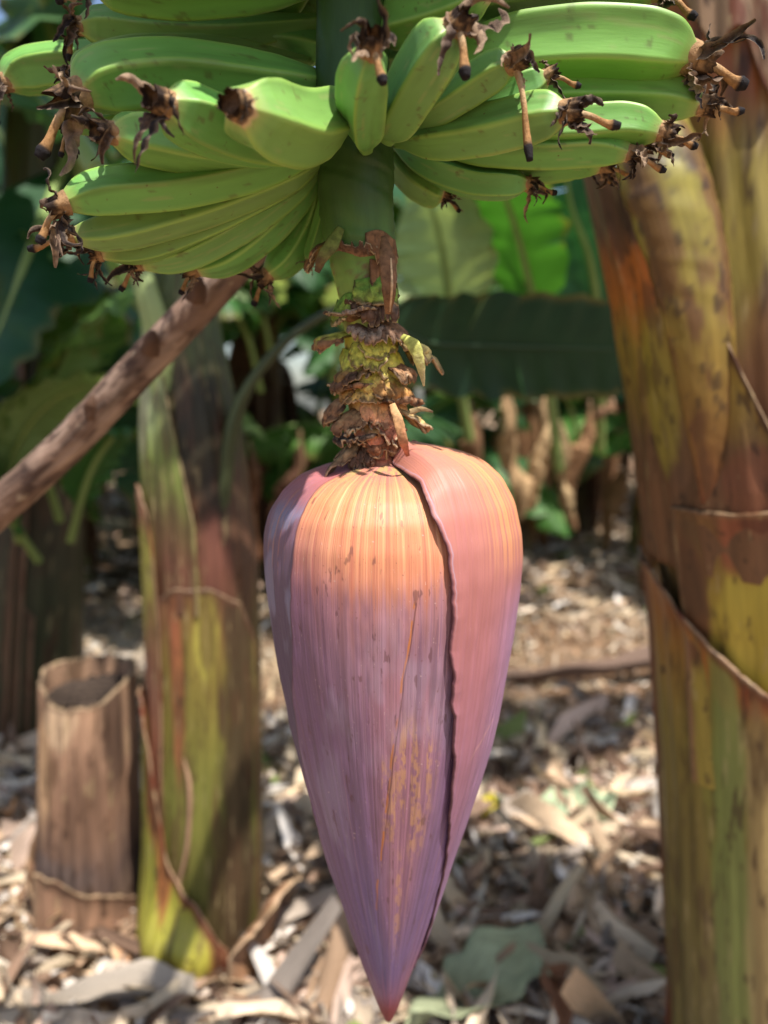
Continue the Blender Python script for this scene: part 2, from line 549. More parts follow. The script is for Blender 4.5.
def build_right():
    mb = MB()  # inner body
    RP.shell(mb, -180, 180, 2100, -900, -0.006, painter([(-200, (150, 130, 70)), (0, (146, 92, 52)), (110, (140, 84, 48)), (170, (132, 116, 52)), (300, (122, 108, 50)), (420, (112, 70, 48)), (700, (100, 90, 48)), (1100, (110, 96, 60))],
        [(-18, 380, 22, 90, (104, 70, 48), 0.8), (-5, 150, 12, 60, (96, 60, 36), 0.7), (5, 220, 14, 60, (186, 184, 70), 0.8), (18, 90, 20, 70, (176, 118, 62), 0.9)], 31, None), na=160, nz=260, close=True, seed=4)
    mb.build('pseudostem', M_sheath, right_plant)

    # lowest outer sheath, top margin sweeping down to the right
    mb = MB()
    RP.shell(mb, -118, 100, 2000, [(-118, 560), (-88, 572), (-74, 590), (-64, 608), (-54, 625), (-42, 648), (-30, 660), (-18, 668), (-5, 664), (10, 672), (100, 640)], 0.004,
             painter([(480, (104, 72, 52)), (600, (132, 84, 44)), (650, (134, 98, 44)), (720, (120, 106, 50)), (820, (112, 98, 50)), (1024, (98, 90, 52))],
                     [(-22, 702, 12, 36, (66, 34, 22), 0.95), (-8, 690, 8, 20, (84, 44, 28), 0.9), (-50, 650, 14, 30, (176, 100, 44), .7), (-58, 760, 10, 90, (118, 116, 50), .8), (-40, 655, 14, 26, (128, 62, 34), 0.9), (-12, 730, 6, 130, (112, 72, 46), 0.7), (-22, 900, 8, 180, (96, 72, 52), 0.7),
                      (-52, 850, 10, 300, (110, 122, 66), 0.8), (-38, 860, 8, 220, (160, 138, 96), 0.6), (-6, 860, 7, 200, (168, 160, 70), 0.8), (-14, 960, 3, 200, (120, 66, 50), 0.8)], 12, (96, 50, 32), 0.018), na=220, nz=240, flare=0.012, wav=0.012, seed=2)
    mb.build('leaf_sheath', M_sheath, right_plant, solid=0.003)

    # smooth yellow-olive sheath in the middle
    mb = MB()
    RP.shell(mb, -70, 110, 760, [(-70, 500), (-40, 498), (-20, 492), (0, 482), (30, 470), (110, 455)], -0.0005,
             painter([(460, (112, 80, 56)), (520, (118, 86, 50)), (560, (134, 106, 50)), (600, (148, 126, 52)), (700, (140, 124, 54))],
                     [(-30, 600, 22, 60, (184, 168, 62), 0.95), (-38, 520, 14, 40, (132, 70, 50), 0.8), (-66, 580, 10, 60, (120, 62, 44), 0.85), (0, 520, 10, 24, (168, 150, 70), 0.6), (-24, 508, 20, 12, (84, 48, 36), 0.8), (-66, 590, 10, 60, (92, 60, 36), .85), (-14, 545, 20, 40, (160, 148, 56), .9), (-4, 640, 12, 14, (176, 170, 60), .8), (-34, 600, 22, 44, (168, 148, 60), .85), (-16, 610, 18, 50, (160, 142, 58), .8)], 5, (126, 92, 66), 0.006), na=160, nz=120, flare=0.010, wav=0.010, seed=6, bulge=lambda a, z: .011 * np.exp(-((z - RP.zz(590)) / .05) ** 2) * np.exp(-((a + 5) / 45) ** 2))
    mb.build('leaf_sheath', M_sheath, right_plant, solid=0.002)

    # red-brown sheath above the ring: flares into the leaf base on the left, dark torn edge
    mb = MB()
    fl = lambda a, z: np.interp(z, [RP.zz(460), RP.zz(400), RP.zz(304), RP.zz(233), RP.zz(172), RP.zz(100)], [0, .006, .018, .033, .046, .06]) * sstep(-15, -55, a)
    RP.shell(mb, -120, -18, 560, [(-120, 60), (-95, 110), (-80, 150), (-74, 178), (-63, 216), (-54, 251), (-47, 300), (-40, 350), (-32, 405), (-26, 440), (-18, 452)], 0.003,
             painter([(150, (112, 84, 66)), (225, (96, 70, 56)), (262, (150, 90, 44)), (300, (168, 104, 44)), (350, (146, 124, 50)), (400, (128, 104, 50)), (440, (100, 74, 50)), (500, (108, 76, 52))],
                     [(-58, 268, 9, 26, (56, 40, 34), 0.9), (-68, 225, 10, 30, (74, 54, 46), 0.9), (-44, 345, 7, 40, (92, 60, 42), 0.8), (-52, 410, 8, 30, (84, 64, 40), 0.7), (-72, 285, 12, 30, (176, 104, 44), 0.8),
                      (-70, 400, 10, 70, (150, 138, 56), 0.7), (-34, 480, 14, 40, (116, 70, 50), 0.7)], 15, (74, 50, 38), 0.014), na=170, nz=200, flare=0.006, wav=0.010, seed=9, bulge=fl)
    mb.build('leaf_sheath', M_sheath, right_plant, solid=0.002)

    # right hand sheath of the V, with a dry grey flap
    mb = MB()
    RP.shell(mb, -20, 110, 560, [(-20, 452), (-16, 420), (-12, 375), (-6, 330), (2, 300), (12, 280), (30, 250), (110, 150)], 0.0042,
             painter([(250, (140, 108, 84)), (320, (136, 104, 84)), (380, (130, 94, 74)), (420, (112, 80, 60)), (500, (108, 76, 56))],
                     [(0, 340, 9, 18, (50, 38, 30), 0.95), (-4, 375, 9, 22, (168, 138, 112), .9), (4, 310, 8, 14, (160, 132, 108), .8), (-4, 300, 8, 30, (140, 110, 90), 0.8), (8, 420, 10, 30, (128, 78, 58), 0.7), (-10, 350, 5, 70, (116, 74, 50), 0.8)], 25, (150, 122, 98), 0.010), na=120, nz=140, flare=0.012, wav=0.012, seed=19)
    mb.build('leaf_sheath', M_sheath, right_plant, solid=0.002)

    # petiole leaving to the upper left
    mb = MB()
    pts = [W(716, 500, .72), W(712, 430, .706), W(703, 350, .698), W(690, 270, .70), W(668, 190, .71), W(640, 110, .73), W(600, 10, .76), W(560, -120, .82)]
    pc = painter([(0, (164, 158, 72)), (200, (150, 150, 70)), (400, (140, 126, 66)), (600, (130, 90, 60))], [], 3, None)

    def cf(a, v):
        C = np.stack([np.interp(v, [0, .18, .5, 1], [lin(c)[k] for c in ((112, 66, 44), (122, 96, 44), (136, 128, 52), (134, 140, 58))]) for k in range(3)], -1)
        n = fbm(a * 2.2, v * 16, 0, 8)
        C = C * (0.75 + 0.5 * n)[..., None]
        C = mixc(C, lin((92, 60, 38)), sstep(0.50, 0.66, fbm(a * 1.1 + 3, v * 9, 0, 80)) * 0.85)
        C = mixc(C, lin((54, 38, 28)), sstep(0.60, 0.70, fbm(a * 3 + 3, v * 34, 0, 81)) * 0.75)
        C = mixc(C, lin((84, 52, 36)), sstep(.9, .3, np.abs(np.sin(a / 2 - 1.3)) * 1.0 + .6 * (fbm(a, v * 12, 0, 82) - .5)) * sstep(.95, .7, v) * .5)
        return C
    s = mpp(680, 300, .69)
    tube(mb, pts, [16 * s, 26 * s, 33 * s, 39 * s, 44 * s, 40 * s, 32 * s, 26 * s], 40, 160, cf, up=(0, -1, 0), flat=0.55, lump=0.05, seed=5)
    pet = mb.build('petiole', M_sheath, right_plant)
    # torn brown papery sheath at the very top
    mb = MB()
    RP.shell(mb, -55, 60, [(-55, -200), (60, -200)], [(-55, 30), (-40, 90), (-28, 70), (-18, 150), (-10, 120), (0, 105), (30, 110), (60, 60)], 0.004,
             painter([(-200, (150, 110, 70)), (0, (176, 112, 58)), (60, (170, 96, 46)), (120, (140, 74, 40))], [(-30, 20, 10, 60, (90, 56, 36), 0.8), (0, 40, 6, 60, (196, 150, 96), 0.7)], 44, (100, 56, 34), 0.01), na=120, nz=60, seed=12)
    mb.build('leaf_sheath', M_sheath, right_plant, solid=0.0015)


build_right()

# ================================================================== MIDDLE-LEFT PLANT
MP = Stem([(205, 1000, 62), (206, 930, 58), (208, 840, 56), (208, 700, 55), (204, 560, 56), (194, 430, 50), (184, 330, 38), (186, 240, 30), (196, 100, 32), (200, -100, 28), (205, -420, 24)], 1.20)
mid_plant = empty('banana_plant', (MP.x[0], 1.20, 0), 'banana pseudostem with a yellow green swollen base standing left of the bud', 'banana plant')


def build_mid():
    mb = MB()
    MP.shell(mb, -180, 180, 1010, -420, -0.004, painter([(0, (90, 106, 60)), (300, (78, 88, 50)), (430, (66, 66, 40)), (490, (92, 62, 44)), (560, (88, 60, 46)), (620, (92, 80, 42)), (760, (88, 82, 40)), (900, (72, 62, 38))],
        [(25, 440, 45, 80, (42, 38, 26), 0.95), (35, 500, 26, 40, (40, 32, 24), 0.9), (55, 700, 18, 300, (84, 58, 42), 0.8), (10, 680, 8, 120, (150, 146, 60), 0.6), (25, 560, 20, 60, (100, 60, 50), 0.7)], 7, None), na=120, nz=220, close=True, seed=1)  # first two dark blobs paint shade into the upper right side
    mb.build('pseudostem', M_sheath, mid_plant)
    mb = MB()  # pale upper sheath, grey-green bloom
    MP.shell(mb, -100, 8, 600, [(-100, 300), (-60, 300), (-35, 325), (-18, 370), (-6, 430), (8, 520)], 0.003,
             painter([(280, (126, 138, 104)), (400, (130, 142, 98)), (460, (104, 116, 56)), (510, (84, 72, 44)), (560, (92, 60, 46)), (600, (88, 60, 46))], [(12, 500, 10, 40, (60, 44, 30), 0.8), (-60, 400, 20, 60, (186, 186, 150), 0.6)], 8, (120, 112, 70), 0.006), na=90, nz=100, flare=0.004, wav=0.02, seed=3)
    mb.build('leaf_sheath', M_sheath, mid_plant, solid=0.003)
    mb = MB()  # narrow side sheath on the left
    MP.shell(mb, -120, -30, 800, [(-120, 520), (-85, 500), (-60, 478), (-42, 500), (-34, 560), (-30, 620)], 0.006,
             painter([(470, (170, 132, 110)), (510, (160, 110, 84)), (530, (156, 150, 70)), (600, (146, 142, 64)), (660, (128, 92, 72)), (720, (132, 84, 64))], [(-45, 640, 12, 60, (120, 74, 62), 0.7)], 9, (110, 60, 44), 0.006), na=70, nz=110, flare=0.005, wav=0.02, seed=5)
    mb.build('leaf_sheath', M_sheath, mid_plant, solid=0.003)
    mb = MB()  # front sheath with olive stripes
    MP.shell(mb, -34, 70, 960, [(-34, 590), (-20, 575), (20, 575), (45, 590), (70, 640)], 0.004,
             painter([(570, (112, 74, 56)), (600, (108, 78, 48)), (640, (112, 98, 46)), (760, (98, 98, 44)), (900, (84, 80, 38))], [(15, 620, 12, 50, (156, 150, 66), 0.6), (26, 690, 4, 30, (70, 54, 36), 0.8), (44, 740, 18, 300, (60, 46, 34), 0.9), (30, 880, 20, 60, (66, 50, 34), .8), (-14, 650, 6, 120, (134, 78, 54), 0.8), (22, 800, 6, 20, (70, 54, 36), 0.7)], 10, (84, 56, 42), 0.014), na=110, nz=160, flare=0.003, wav=0.016, seed=7)
    mb.build('leaf_sheath', M_sheath, mid_plant, solid=0.003)
    mb = MB()  # lower left sheath running down to the swollen base
    bl = lambda a, z: 0.036 * np.exp(-((z - MP.zz(905)) / 0.055) ** 2) * np.exp(-((a + 5) / 40) ** 2)
    MP.shell(mb, -105, 28, [(-105, 1000), (-60, 985), (0, 955), (28, 940)], [(-105, 700), (-80, 684), (-62, 682), (-50, 710), (-36, 760), (-24, 820), (-8, 850), (10, 870), (28, 900)], 0.012,
             painter([(680, (150, 112, 70)), (700, (140, 136, 60)), (760, (122, 124, 52)), (830, (132, 130, 48)), (870, (150, 144, 56)), (915, (156, 148, 58)), (950, (128, 100, 52))],
                     [(-42, 760, 9, 70, (120, 60, 40), 0.9), (-25, 820, 9, 60, (150, 78, 54), 0.8), (-12, 915, 8, 14, (80, 52, 28), 0.8), (-45, 950, 24, 26, (120, 70, 36), 0.8), (-70, 920, 16, 30, (140, 90, 50), 0.7)], 11, (110, 60, 42), 0.030), na=120, nz=150, flare=0.007, wav=0.016, seed=8, bulge=bl)
    mb.build('leaf_sheath', M_sheath, mid_plant, solid=0.004)
    mb = MB()  # dry split margin hanging down
    tube(mb, [W(182, 745, 1.11), W(190, 790, 1.095), W(188, 840, 1.095), W(180, 880, 1.095), W(176, 905, 1.10)], [0.002, 0.004, 0.004, 0.003, 0.001], 8, 30, lin((160, 126, 100)), flat=0.4, lump=0.3)
    mb.build('dry_strip', M_rem, mid_plant)
    # dried scales flaring at the foot
    for i, (a, b, py, dx, fl) in enumerate(((-95, -25, 985, 905, .05), (-20, 60, 985, 912, .045), (25, 110, 985, 860, .045))):
        mb = MB()
        MP.shell(mb, a, b, py + 15, [(a, dx + 30), ((a + b) / 2, dx), (b, dx + 30)], 0.014 + 0.004 * i, painter([(880, (150, 110, 80)), (960, (176, 140, 110)), (1000, (130, 96, 70))], [], 50 + i, (190, 160, 130), 0.008), na=40, nz=26, flare=fl, wav=0.03, seed=20 + i)
        mb.build('dry_scale', M_drysheath, mid_plant, solid=0.002)
    # petioles and leaves
    mb = MB()
    tube(mb, [W(222, 520, 1.15), W(232, 430, 1.15), W(256, 375, 1.15), W(300, 330, 1.18), W(352, 300, 1.24)], [.016, .018, .012, .009, .008], 14, 50, lin((58, 66, 40)), flat=0.7)
    mb.build('petiole', M_sheath, mid_plant)
    mb = MB()
    tube(mb, [W(165, 420, 1.15), W(158, 340, 1.14), W(146, 290, 1.14), W(128, 240, 1.16), W(100, 170, 1.21)], [.020, .022, .018, .015, .012], 14, 50, lin((140, 156, 100)), flat=0.7)
    mb.build('petiole', M_sheath, mid_plant)


build_mid()

# ================================================================== STUMP, FAR-LEFT STEM, POLE
def build_stump():
    S = Stem([(92, 1000, 54), (92, 905, 52), (90, 800, 48), (88, 660, 45), (88, 640, 45)], 1.26)
    t = empty('banana_stump', (S.x[0], 1.26, 0), 'cut dry banana stump with a hollow dark top at lower left', 'stump')
    mb = MB()
    S.shell(mb, -180, 180, 990, [(-180, 668), (-120, 670), (-60, 676), (-25, 688), (0, 690), (40, 684), (110, 670), (180, 668)], 0, painter([(650, (160, 128, 102)), (720, (146, 114, 92)), (790, (126, 96, 76)), (850, (86, 68, 60)), (900, (112, 90, 74))],
        [(-40, 760, 20, 60, (188, 152, 116), 0.8), (20, 780, 30, 50, (104, 78, 62), 0.8), (-30, 850, 50, 20, (96, 82, 76), 0.7), (50, 720, 16, 60, (70, 52, 42), 0.9), (-15, 700, 22, 30, (200, 172, 140), 0.7)], 3, (80, 64, 54), 0.008), na=120, nz=120, close=True, seed=2, wav=.03)
    mb.build('outer_sheath', M_drysheath, t, solid=0.007)
    mb = MB()  # concentric cut layers and dark sunken centre
    ct = np.array([S.at(S.zz(675))[0], 1.26]); r0 = S.at(S.zz(675))[1]
    rr = np.linspace(0.02, 0.93, 36)[:, None]; a = np.linspace(0, 2 * math.pi, 60, endpoint=False)[None]
    z = S.zz(680) - 0.022 - 0.03 * (1 - rr) + 0.008 * np.sin(rr * 42 + 1.5 * np.sin(a)) + 0.02 * (fbm(np.cos(a) * 3 + 4, np.sin(a) * 3 + rr * 4, 0, 3) - 0.5)
    Q = np.stack([ct[0] + rr * r0 * np.sin(a), ct[1] - rr * r0 * np.cos(a), z + 0 * a], -1)
    C = mixc(np.broadcast_to(lin((44, 36, 32)), z.shape + (3,)), lin((84, 70, 60)), sstep(0.4, 0.9, np.sin(rr * 42 + 1.5 * np.sin(a)) * 0.5 + 0.5) * 0.7 + 0 * a)
    mb.grid(Q, C, close=True)
    mb.build('cut_top', M_drysheath, t)
    for i, (a0, a1, pt, off, sd) in enumerate(((-150, -8, 845, .006, 4), (-30, 150, 870, .012, 5), (-120, 60, 900, .020, 6))):
        mb = MB()
        S.shell(mb, a0, a1, 990, [(a0, pt - 30), (a0 + 50, pt - 14), ((a0 + a1) / 2, pt + 4), (a1 - 25, pt + 26), (a1, pt + 60)], off, painter([(800, (132, 98, 76)), (880, (148, 114, 90)), (960, (120, 92, 74))], [], sd, (120, 92, 72), 0.010), na=60, nz=50, flare=0.012, wav=0.03, seed=sd)
        mb.build('peeling_sheath', M_drysheath, t, solid=0.003)


build_stump()


def simple_stem(name, label, rows, Y, stops, blobs, seed, group=None, bot=None, top=None):
    S = Stem(rows, Y)
    t = empty(name, (S.x[0], Y, 0), label, 'banana plant', group)
    mb = MB()
    S.shell(mb, -180, 180, bot or rows[0][1], top if top is not None else rows[-1][1], 0, painter(stops, blobs, seed, None, streak=0.9), na=90, nz=120, close=True, seed=seed)
    mb.build('pseudostem', M_sheath, t)
    r = random.Random(seed)
    for k in range(3):
        mb = MB()
        a0 = r.uniform(-120, -20); a1 = a0 + r.uniform(70, 120)
        pt = r.uniform(rows[-1][1] + 150, rows[0][1] - 120)
        S.shell(mb, a0, a1, rows[0][1], [(a0, pt), ((a0 + a1) / 2, pt - r.uniform(-50, 60)), (a1, pt + 60)], 0.004 + 0.003 * k, painter(stops, blobs, seed + k + 1, (90, 60, 42), 0.015, streak=0.9), na=50, nz=60, flare=0.008, wav=0.04, seed=seed + k)
        mb.build('leaf_sheath', M_sheath, t, solid=0.003)
    return t, S


left_plant, LS = simple_stem('banana_plant', 'dark mossy banana pseudostem standing at the left edge behind the stump', [(26, 760, 54), (30, 640, 50), (36, 520, 46), (40, 400, 42), (44, 200, 38), (50, 0, 34)], 1.95,
                             [(0, (60, 70, 40)), (500, (56, 50, 36)), (600, (50, 52, 32)), (760, (50, 52, 32))], [(-50, 690, 26, 120, (110, 140, 40), 0.9), (-24, 600, 8, 160, (64, 84, 38), 0.6)], 61, top=-300)


def build_pole():
    mb = MB()
    pts = [W(-420, 840, .80), W(-200, 690, .74), W(-40, 543, .69), W(60, 452, .66), W(130, 378, .64), (W(215, 288, .62)), W(300, 190, .60), W(390, 60, .57), W(430, -60, .55)]
    def cf(a, v):
        n = fbm(a * 1.5, v * 40, 0, 3)
        C = mixc(np.broadcast_to(lin((122, 98, 84)), n.shape + (3,)), lin((80, 62, 54)), sstep(0.4, 0.65, n))
        C = mixc(C, lin((48, 38, 34)), sstep(0.58, 0.68, fbm(a * 5, v * 60, 0, 34)) * .7)
        return mixc(C, lin((158, 134, 118)), sstep(0.55, 0.7, fbm(a * 2.2 + 9, v * 46, 0, 33)) * 0.75)
    tube(mb, pts, [.0185, .018, .0175, .0166, .0156, .0146, .0138, .013, .012], 28, 260, cf, lump=0.05, seed=4)
    o = mb.build('wooden_pole', M_wood)
    tag(o, 'rough brown wooden prop pole slanting up behind the left bananas', 'pole')
    # small knots
    for px, py, Y in ((150, 352, .62), (92, 415, .64), (196, 300, .60)):
        mb = MB()
        p = W(px, py, Y)
        tube(mb, [p, p + np.array([0.004, -0.006, 0.01]), p + np.array([0.006, -0.008, 0.016])], [0.008, 0.006, 0.002], 10, 12, lin((92, 68, 54)), lump=0.3, seed=px)
        mb.build('knot', M_wood, o)


build_pole()


# ================================================================== BANANA BUNCH
Y0 = 0.42
bunch = empty('banana_bunch', W(356, 150, Y0), 'hanging bunch of green bananas ending in a large purple and orange flower bud', 'banana bunch')


def dried_flower(T, d, r, seed, parent, style=True, style_dir=None, slen=1.0, col=None, nrib=5, droopy=0.5):
    """withered flower on a fruit tip: ragged cup, curled ribbons, style rod with black end"""
    q = random.Random(seed)
    mb = MB()
    d = d / np.linalg.norm(d)
    n0 = np.cross(d, [0, 0, 1.0]);
    if np.linalg.norm(n0) < 0.1: n0 = np.array([1.0, 0, 0])
    n0 /= np.linalg.norm(n0); b0 = np.cross(d, n0)
    # ragged cup
    a = np.linspace(0, 2 * math.pi, 28, endpoint=False)[None]
    t = np.linspace(0, 1, 12)[:, None]
    rag = fbm(np.cos(a) * 2.5 + seed, np.sin(a) * 2.5, 0, seed)
    rad = r * (0.50 - 0.14 * t + 0.14 * (rag - 0.5) * t * 4)
    hgt = r * (0.85 * t * (0.5 + rag) - 0.18)
    Q = T + d * hgt[..., None] + (n0 * np.cos(a)[..., None] + b0 * np.sin(a)[..., None]) * rad[..., None]
    nn = fbm(np.cos(a) * 4 + seed, t * 5, 0, seed + 3)
    C = mixc(np.broadcast_to(lin((150, 118, 84)), nn.shape + (3,)), lin((44, 32, 26)), sstep(0.2, 0.9, t + (nn - 0.5) * 1.2))
    mb.grid(Q, C, close=True)
    # inner fill
    t2 = np.linspace(0.05, 1, 5)[:, None]
    Q = T + d * (r * (0.12 + 0.12 * fbm(np.cos(a) * 3 * t2, np.sin(a) * 3 * t2, 0, seed)))[..., None] + (n0 * np.cos(a)[..., None] + b0 * np.sin(a)[..., None]) * (rad[0:1] * t2 * 0.95)[..., None]
    mb.grid(Q, lin((120, 96, 78)) * (0.4 + 1.2 * fbm(np.cos(a) * 5 * t2, np.sin(a) * 5 * t2, 0, seed + 9))[..., None], close=True)
    # ribbons
    for k in range(nrib):
        an = q.uniform(0, 6.28)
        side = n0 * math.cos(an) + b0 * math.sin(an)
        L = r * q.uniform(0.9, 2.3)
        p = T + side * r * 0.36 + d * r * 0.15
        dr = d * 0.8 + side * 0.6
        pts = [p]
        curl = np.array([q.uniform(-1, 1), q.uniform(-1, 1), q.uniform(-1, 1)])
        for j in range(8):
            dr = dr + curl * 0.42 + np.array([0, 0, -droopy * 0.35])
            if j == 4: curl = np.array([q.uniform(-1, 1), q.uniform(-1, 1), q.uniform(-1, 1)]) * 1.3
            dr /= np.linalg.norm(dr)
            p = p + dr * L / 8
            pts.append(p)
        P = spline(pts, 26); TT, N, B = frames(P, side)
        u = np.linspace(-1, 1, 5)[None]; tt = np.linspace(0, 1, 26)[:, None]
        wd = r * q.uniform(0.13, 0.30) * (1 - 0.8 * tt ** 1.5) * (0.6 + 0.8 * fbm(tt * 7, 0, 0, seed + k))
        cup = 0.7 * wd * u ** 2 + 0.3 * wd * np.sin(tt * 22 + u * 2)
        Q = P[:, None] + B[:, None] * (wd * u)[..., None] + N[:, None] * cup[..., None]
        base = lin(q.choice([(84, 66, 54), (52, 42, 38), (128, 106, 86), (40, 34, 34), (66, 52, 44)]))
        nn = fbm(tt * 12, u * 2, 0, seed + k * 3)
        C = np.broadcast_to(base, nn.shape + (3,)) * (0.4 + 1.2 * nn)[..., None]
        C = mixc(C, lin((150, 130, 108)), sstep(0.8, 1, np.abs(u) + 0 * tt) * 0.5)
        mb.grid(Q, C)
    if style:
        sd = style_dir if style_dir is not None else d + np.array([0, 0, -0.7])
        sd = np.asarray(sd, float); sd = sd / np.linalg.norm(sd)
        L = r * q.uniform(1.5, 2.0) * slen
        pts = [T + d * r * 0.05, T + d * r * 0.3 + sd * L * 0.35, T + d * r * 0.32 + sd * L * 0.7 + np.array([0, 0, -0.05 * L]), T + d * r * 0.3 + sd * L]

        def sc(a, v):
            C = mixc(np.broadcast_to(lin((176, 148, 112)), v.shape + (3,)), lin((150, 112, 72)), sstep(0.3, 0.6, v))
            return mixc(C, lin((30, 26, 28)), sstep(0.80, 0.86, v))
        tube(mb, pts, [r * .20, r * .13, r * .12, r * .125, r * .15, r * .21, r * .14], 12, 30, sc, lump=0.16, seed=seed)
    o = mb.build('dried_flower', M_dry, parent)
    return o


def finger(pts, rpx, seed, slen=1.0, flower=True, tipc=True, twist=0.0, style_dir=None, style=True, nrib=7, blunt=0.36, tint=(1, 1, 1), fs=1.0, parent=None, world=False, dr=0.5):
    if world:
        WP = np.array(pts, float); r = rpx
    else:
        WP = np.array([W(*p) for p in pts]); m = pts[len(pts) // 2]; r = rpx * mpp(*m)
    n, ring = 90, 60
    P = spline(WP, n)
    T, N, B = frames(P, (0, 0, 1))
    s = np.linspace(0, 1, n)
    prof = np.interp(s, [0, .05, .12, .20, .30, .5, .72, .84, .91, .955, .985, 1], [.34, .38, .60, .82, .95, 1.0, .97, .84, .66, .48, .38, blunt * .95])
    prof = np.convolve(np.pad(prof, 2, mode='edge'), [.1, .2, .4, .2, .1], 'valid')
    a = np.linspace(0, 2 * math.pi, ring, endpoint=False)
    k = 5
    ph = (a + twist) % (2 * math.pi / k)
    poly = math.cos(math.pi / k) / np.cos(ph - math.pi / k)
    poly = poly / poly.max()
    ang = 1.0 * np.interp(s, [0, .1, .3, .8, 1], [.3, .7, 1, .95, .5])
    sec = (1 - ang[:, None]) * 0.95 + ang[:, None] * (poly[None] ** 1.45)
    sec = sec * (1 + 0.05 * (fbm(s[:, None] * 3 + seed, np.cos(a)[None] * 1.2, np.sin(a)[None] * 1.2, seed) - 0.5))
    rad = r * prof[:, None] * sec * 1.05
    Q = P[:, None] + rad[..., None] * (np.cos(a)[None, :, None] * N[:, None] + np.sin(a)[None, :, None] * B[:, None])
    qt = random.Random(seed * 7 + 1)
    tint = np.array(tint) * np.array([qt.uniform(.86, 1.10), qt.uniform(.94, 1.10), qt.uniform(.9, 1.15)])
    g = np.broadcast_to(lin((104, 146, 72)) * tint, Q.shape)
    nn = fbm(s[:, None] * 4 + seed, np.cos(a)[None] * 1.5, np.sin(a)[None] * 1.5, seed + 1)
    C = g * (0.88 + 0.26 * nn)[..., None]
    C = mixc(C, lin((146, 174, 78)), (sstep(0.92, 1.0, poly)[None] * 0.55) + 0 * s[:, None])
    aa, s2 = np.cos(a)[None], s[:, None]
    C = mixc(C, lin((84, 76, 40)), sstep(.70, .76, fbm(s2 * 22 + seed, aa * 3, np.sin(a)[None] * 3, seed + 21)) * .55)
    C = mixc(C, lin((150, 150, 96)), sstep(.66, .74, fbm(s2 * 5 + seed, aa * 9, np.sin(a)[None] * 9, seed + 22)) * .35)
    C = mixc(C, lin((70, 96, 36)), sstep(.5, .8, fbm(s2 * 2.5 + seed, aa * 2, np.sin(a)[None] * 2, seed + 23)) * .5)
    C = mixc(C, lin((104, 140, 64)), sstep(.12, 0, s)[:, None] * 0.7 + 0 * a[None])
    C = mixc(C, lin((156, 164, 88)), sstep(.88, .97, s + 0.03 * (nn.mean(1) - .5))[:, None] * 0.55 + 0 * a[None])
    if tipc:
        tb = s[:, None] + 0.05 * (fbm(np.cos(a)[None] * 2 + 0 * s[:, None], np.sin(a)[None] * 2, 0, seed + 8) - 0.5) + 0.0 * nn
        C = mixc(C, lin((186, 160, 122)), sstep(.955, .985, tb))
        C = mixc(C, lin((86, 62, 46)), sstep(.985, 1.0, tb) * 0.9)
    L = np.concatenate([[0], np.cumsum(np.linalg.norm(np.diff(P, axis=0), axis=1))])
    UV = np.stack([np.cos(a)[None] * r + 0 * s[:, None] + seed, np.sin(a)[None] * r + 0 * s[:, None], L[:, None] + 0 * a[None]], -1)
    mb = MB()
    mb.grid(Q, C, UV, close=True, cap=True)
    o = mb.build('banana', M_ban, parent or bunch)
    if flower:
        dried_flower(P[-1] - T[-1] * r * 0.06, T[-1], r * 0.86 * fs, seed, o, style=style, style_dir=style_dir, nrib=nrib, droopy=dr, slen=slen)
    return o


F = finger
# --- lower left hand
F([(330, 146, .41), (262, 168, .395), (180, 186, .38), (105, 193, .37), (62, 204, .362)], 24, 1, twist=.3, style_dir=(-.45, -.2, -1), fs=1.15)
F([(322, 160, .415), (278, 178, .408), (200, 207, .397), (122, 229, .388), (70, 236, .384)], 21, 2, twist=.8, style_dir=(-1, -.1, -.35), fs=1.1)
F([(320, 165, .42), (284, 184, .417), (215, 219, .411), (150, 245, .406), (98, 254, .402)], 19, 3, style_dir=(-.2, 0, -1))
F([(320, 168, .425), (291, 188, .425), (241, 224, .422), (186, 253, .42), (138, 264, .418)], 19, 4, twist=.5, style_dir=(-.6, 0, -1))
F([(318, 170, .43), (300, 190, .434), (268, 226, .434), (230, 256, .434), (194, 270, .434)], 19, 5, twist=1.0, style_dir=(-.5, 0, -1))
F([(322, 172, .44), (316, 192, .446), (305, 225, .45), (287, 256, .45), (266, 276, .45)], 20, 6, twist=.2, style_dir=(-.4, 0, -1), tipc=True)
F([(330, 175, .43), (328, 192, .435), (320, 225, .44), (312, 250, .445), (308, 262, .445)], 8, 66, twist=.2, style=False, tint=(.9, .95, .8))
# --- front left
F([(350, 106, .40), (326, 120, .372), (296, 128, .345), (262, 118, .322), (238, 106, .303)], 37, 7, twist=.5, style=False, nrib=2, blunt=.42, fs=.9, dr=0, tint=(1.15, 1.08, 1))
F([(335, 130, .41), (288, 142, .375), (235, 134, .35), (190, 116, .332), (164, 103, .32)], 31, 8, twist=.1, style=False, nrib=6, fs=1.0)
F([(330, 140, .415), (262, 152, .39), (192, 146, .372), (140, 136, .36), (110, 133, .352)], 26, 9, twist=.9, style=False, nrib=6, fs=1.0)
# --- middle left
F([(340, 85, .43), (262, 84, .41), (175, 76, .395), (108, 82, .38), (76, 96, .372)], 33, 10, twist=.25, style_dir=(-.55, -.1, -1), fs=1.15, nrib=7)
F([(310, 62, .455), (225, 54, .44), (140, 55, .425), (92, 66, .415), (72, 74, .412)], 18, 11, twist=.6)
F([(300, 70, .49), (180, 66, .475), (80, 66, .465), (28, 72, .46), (4, 84, .455)], 23, 12, twist=.1, style_dir=(-.2, 0, -1))
F([(330, 100, .45), (250, 110, .43), (160, 112, .42), (100, 118, .41), (70, 128, .405)], 17, 13, twist=.6, style_dir=(-.3, 0, -1))
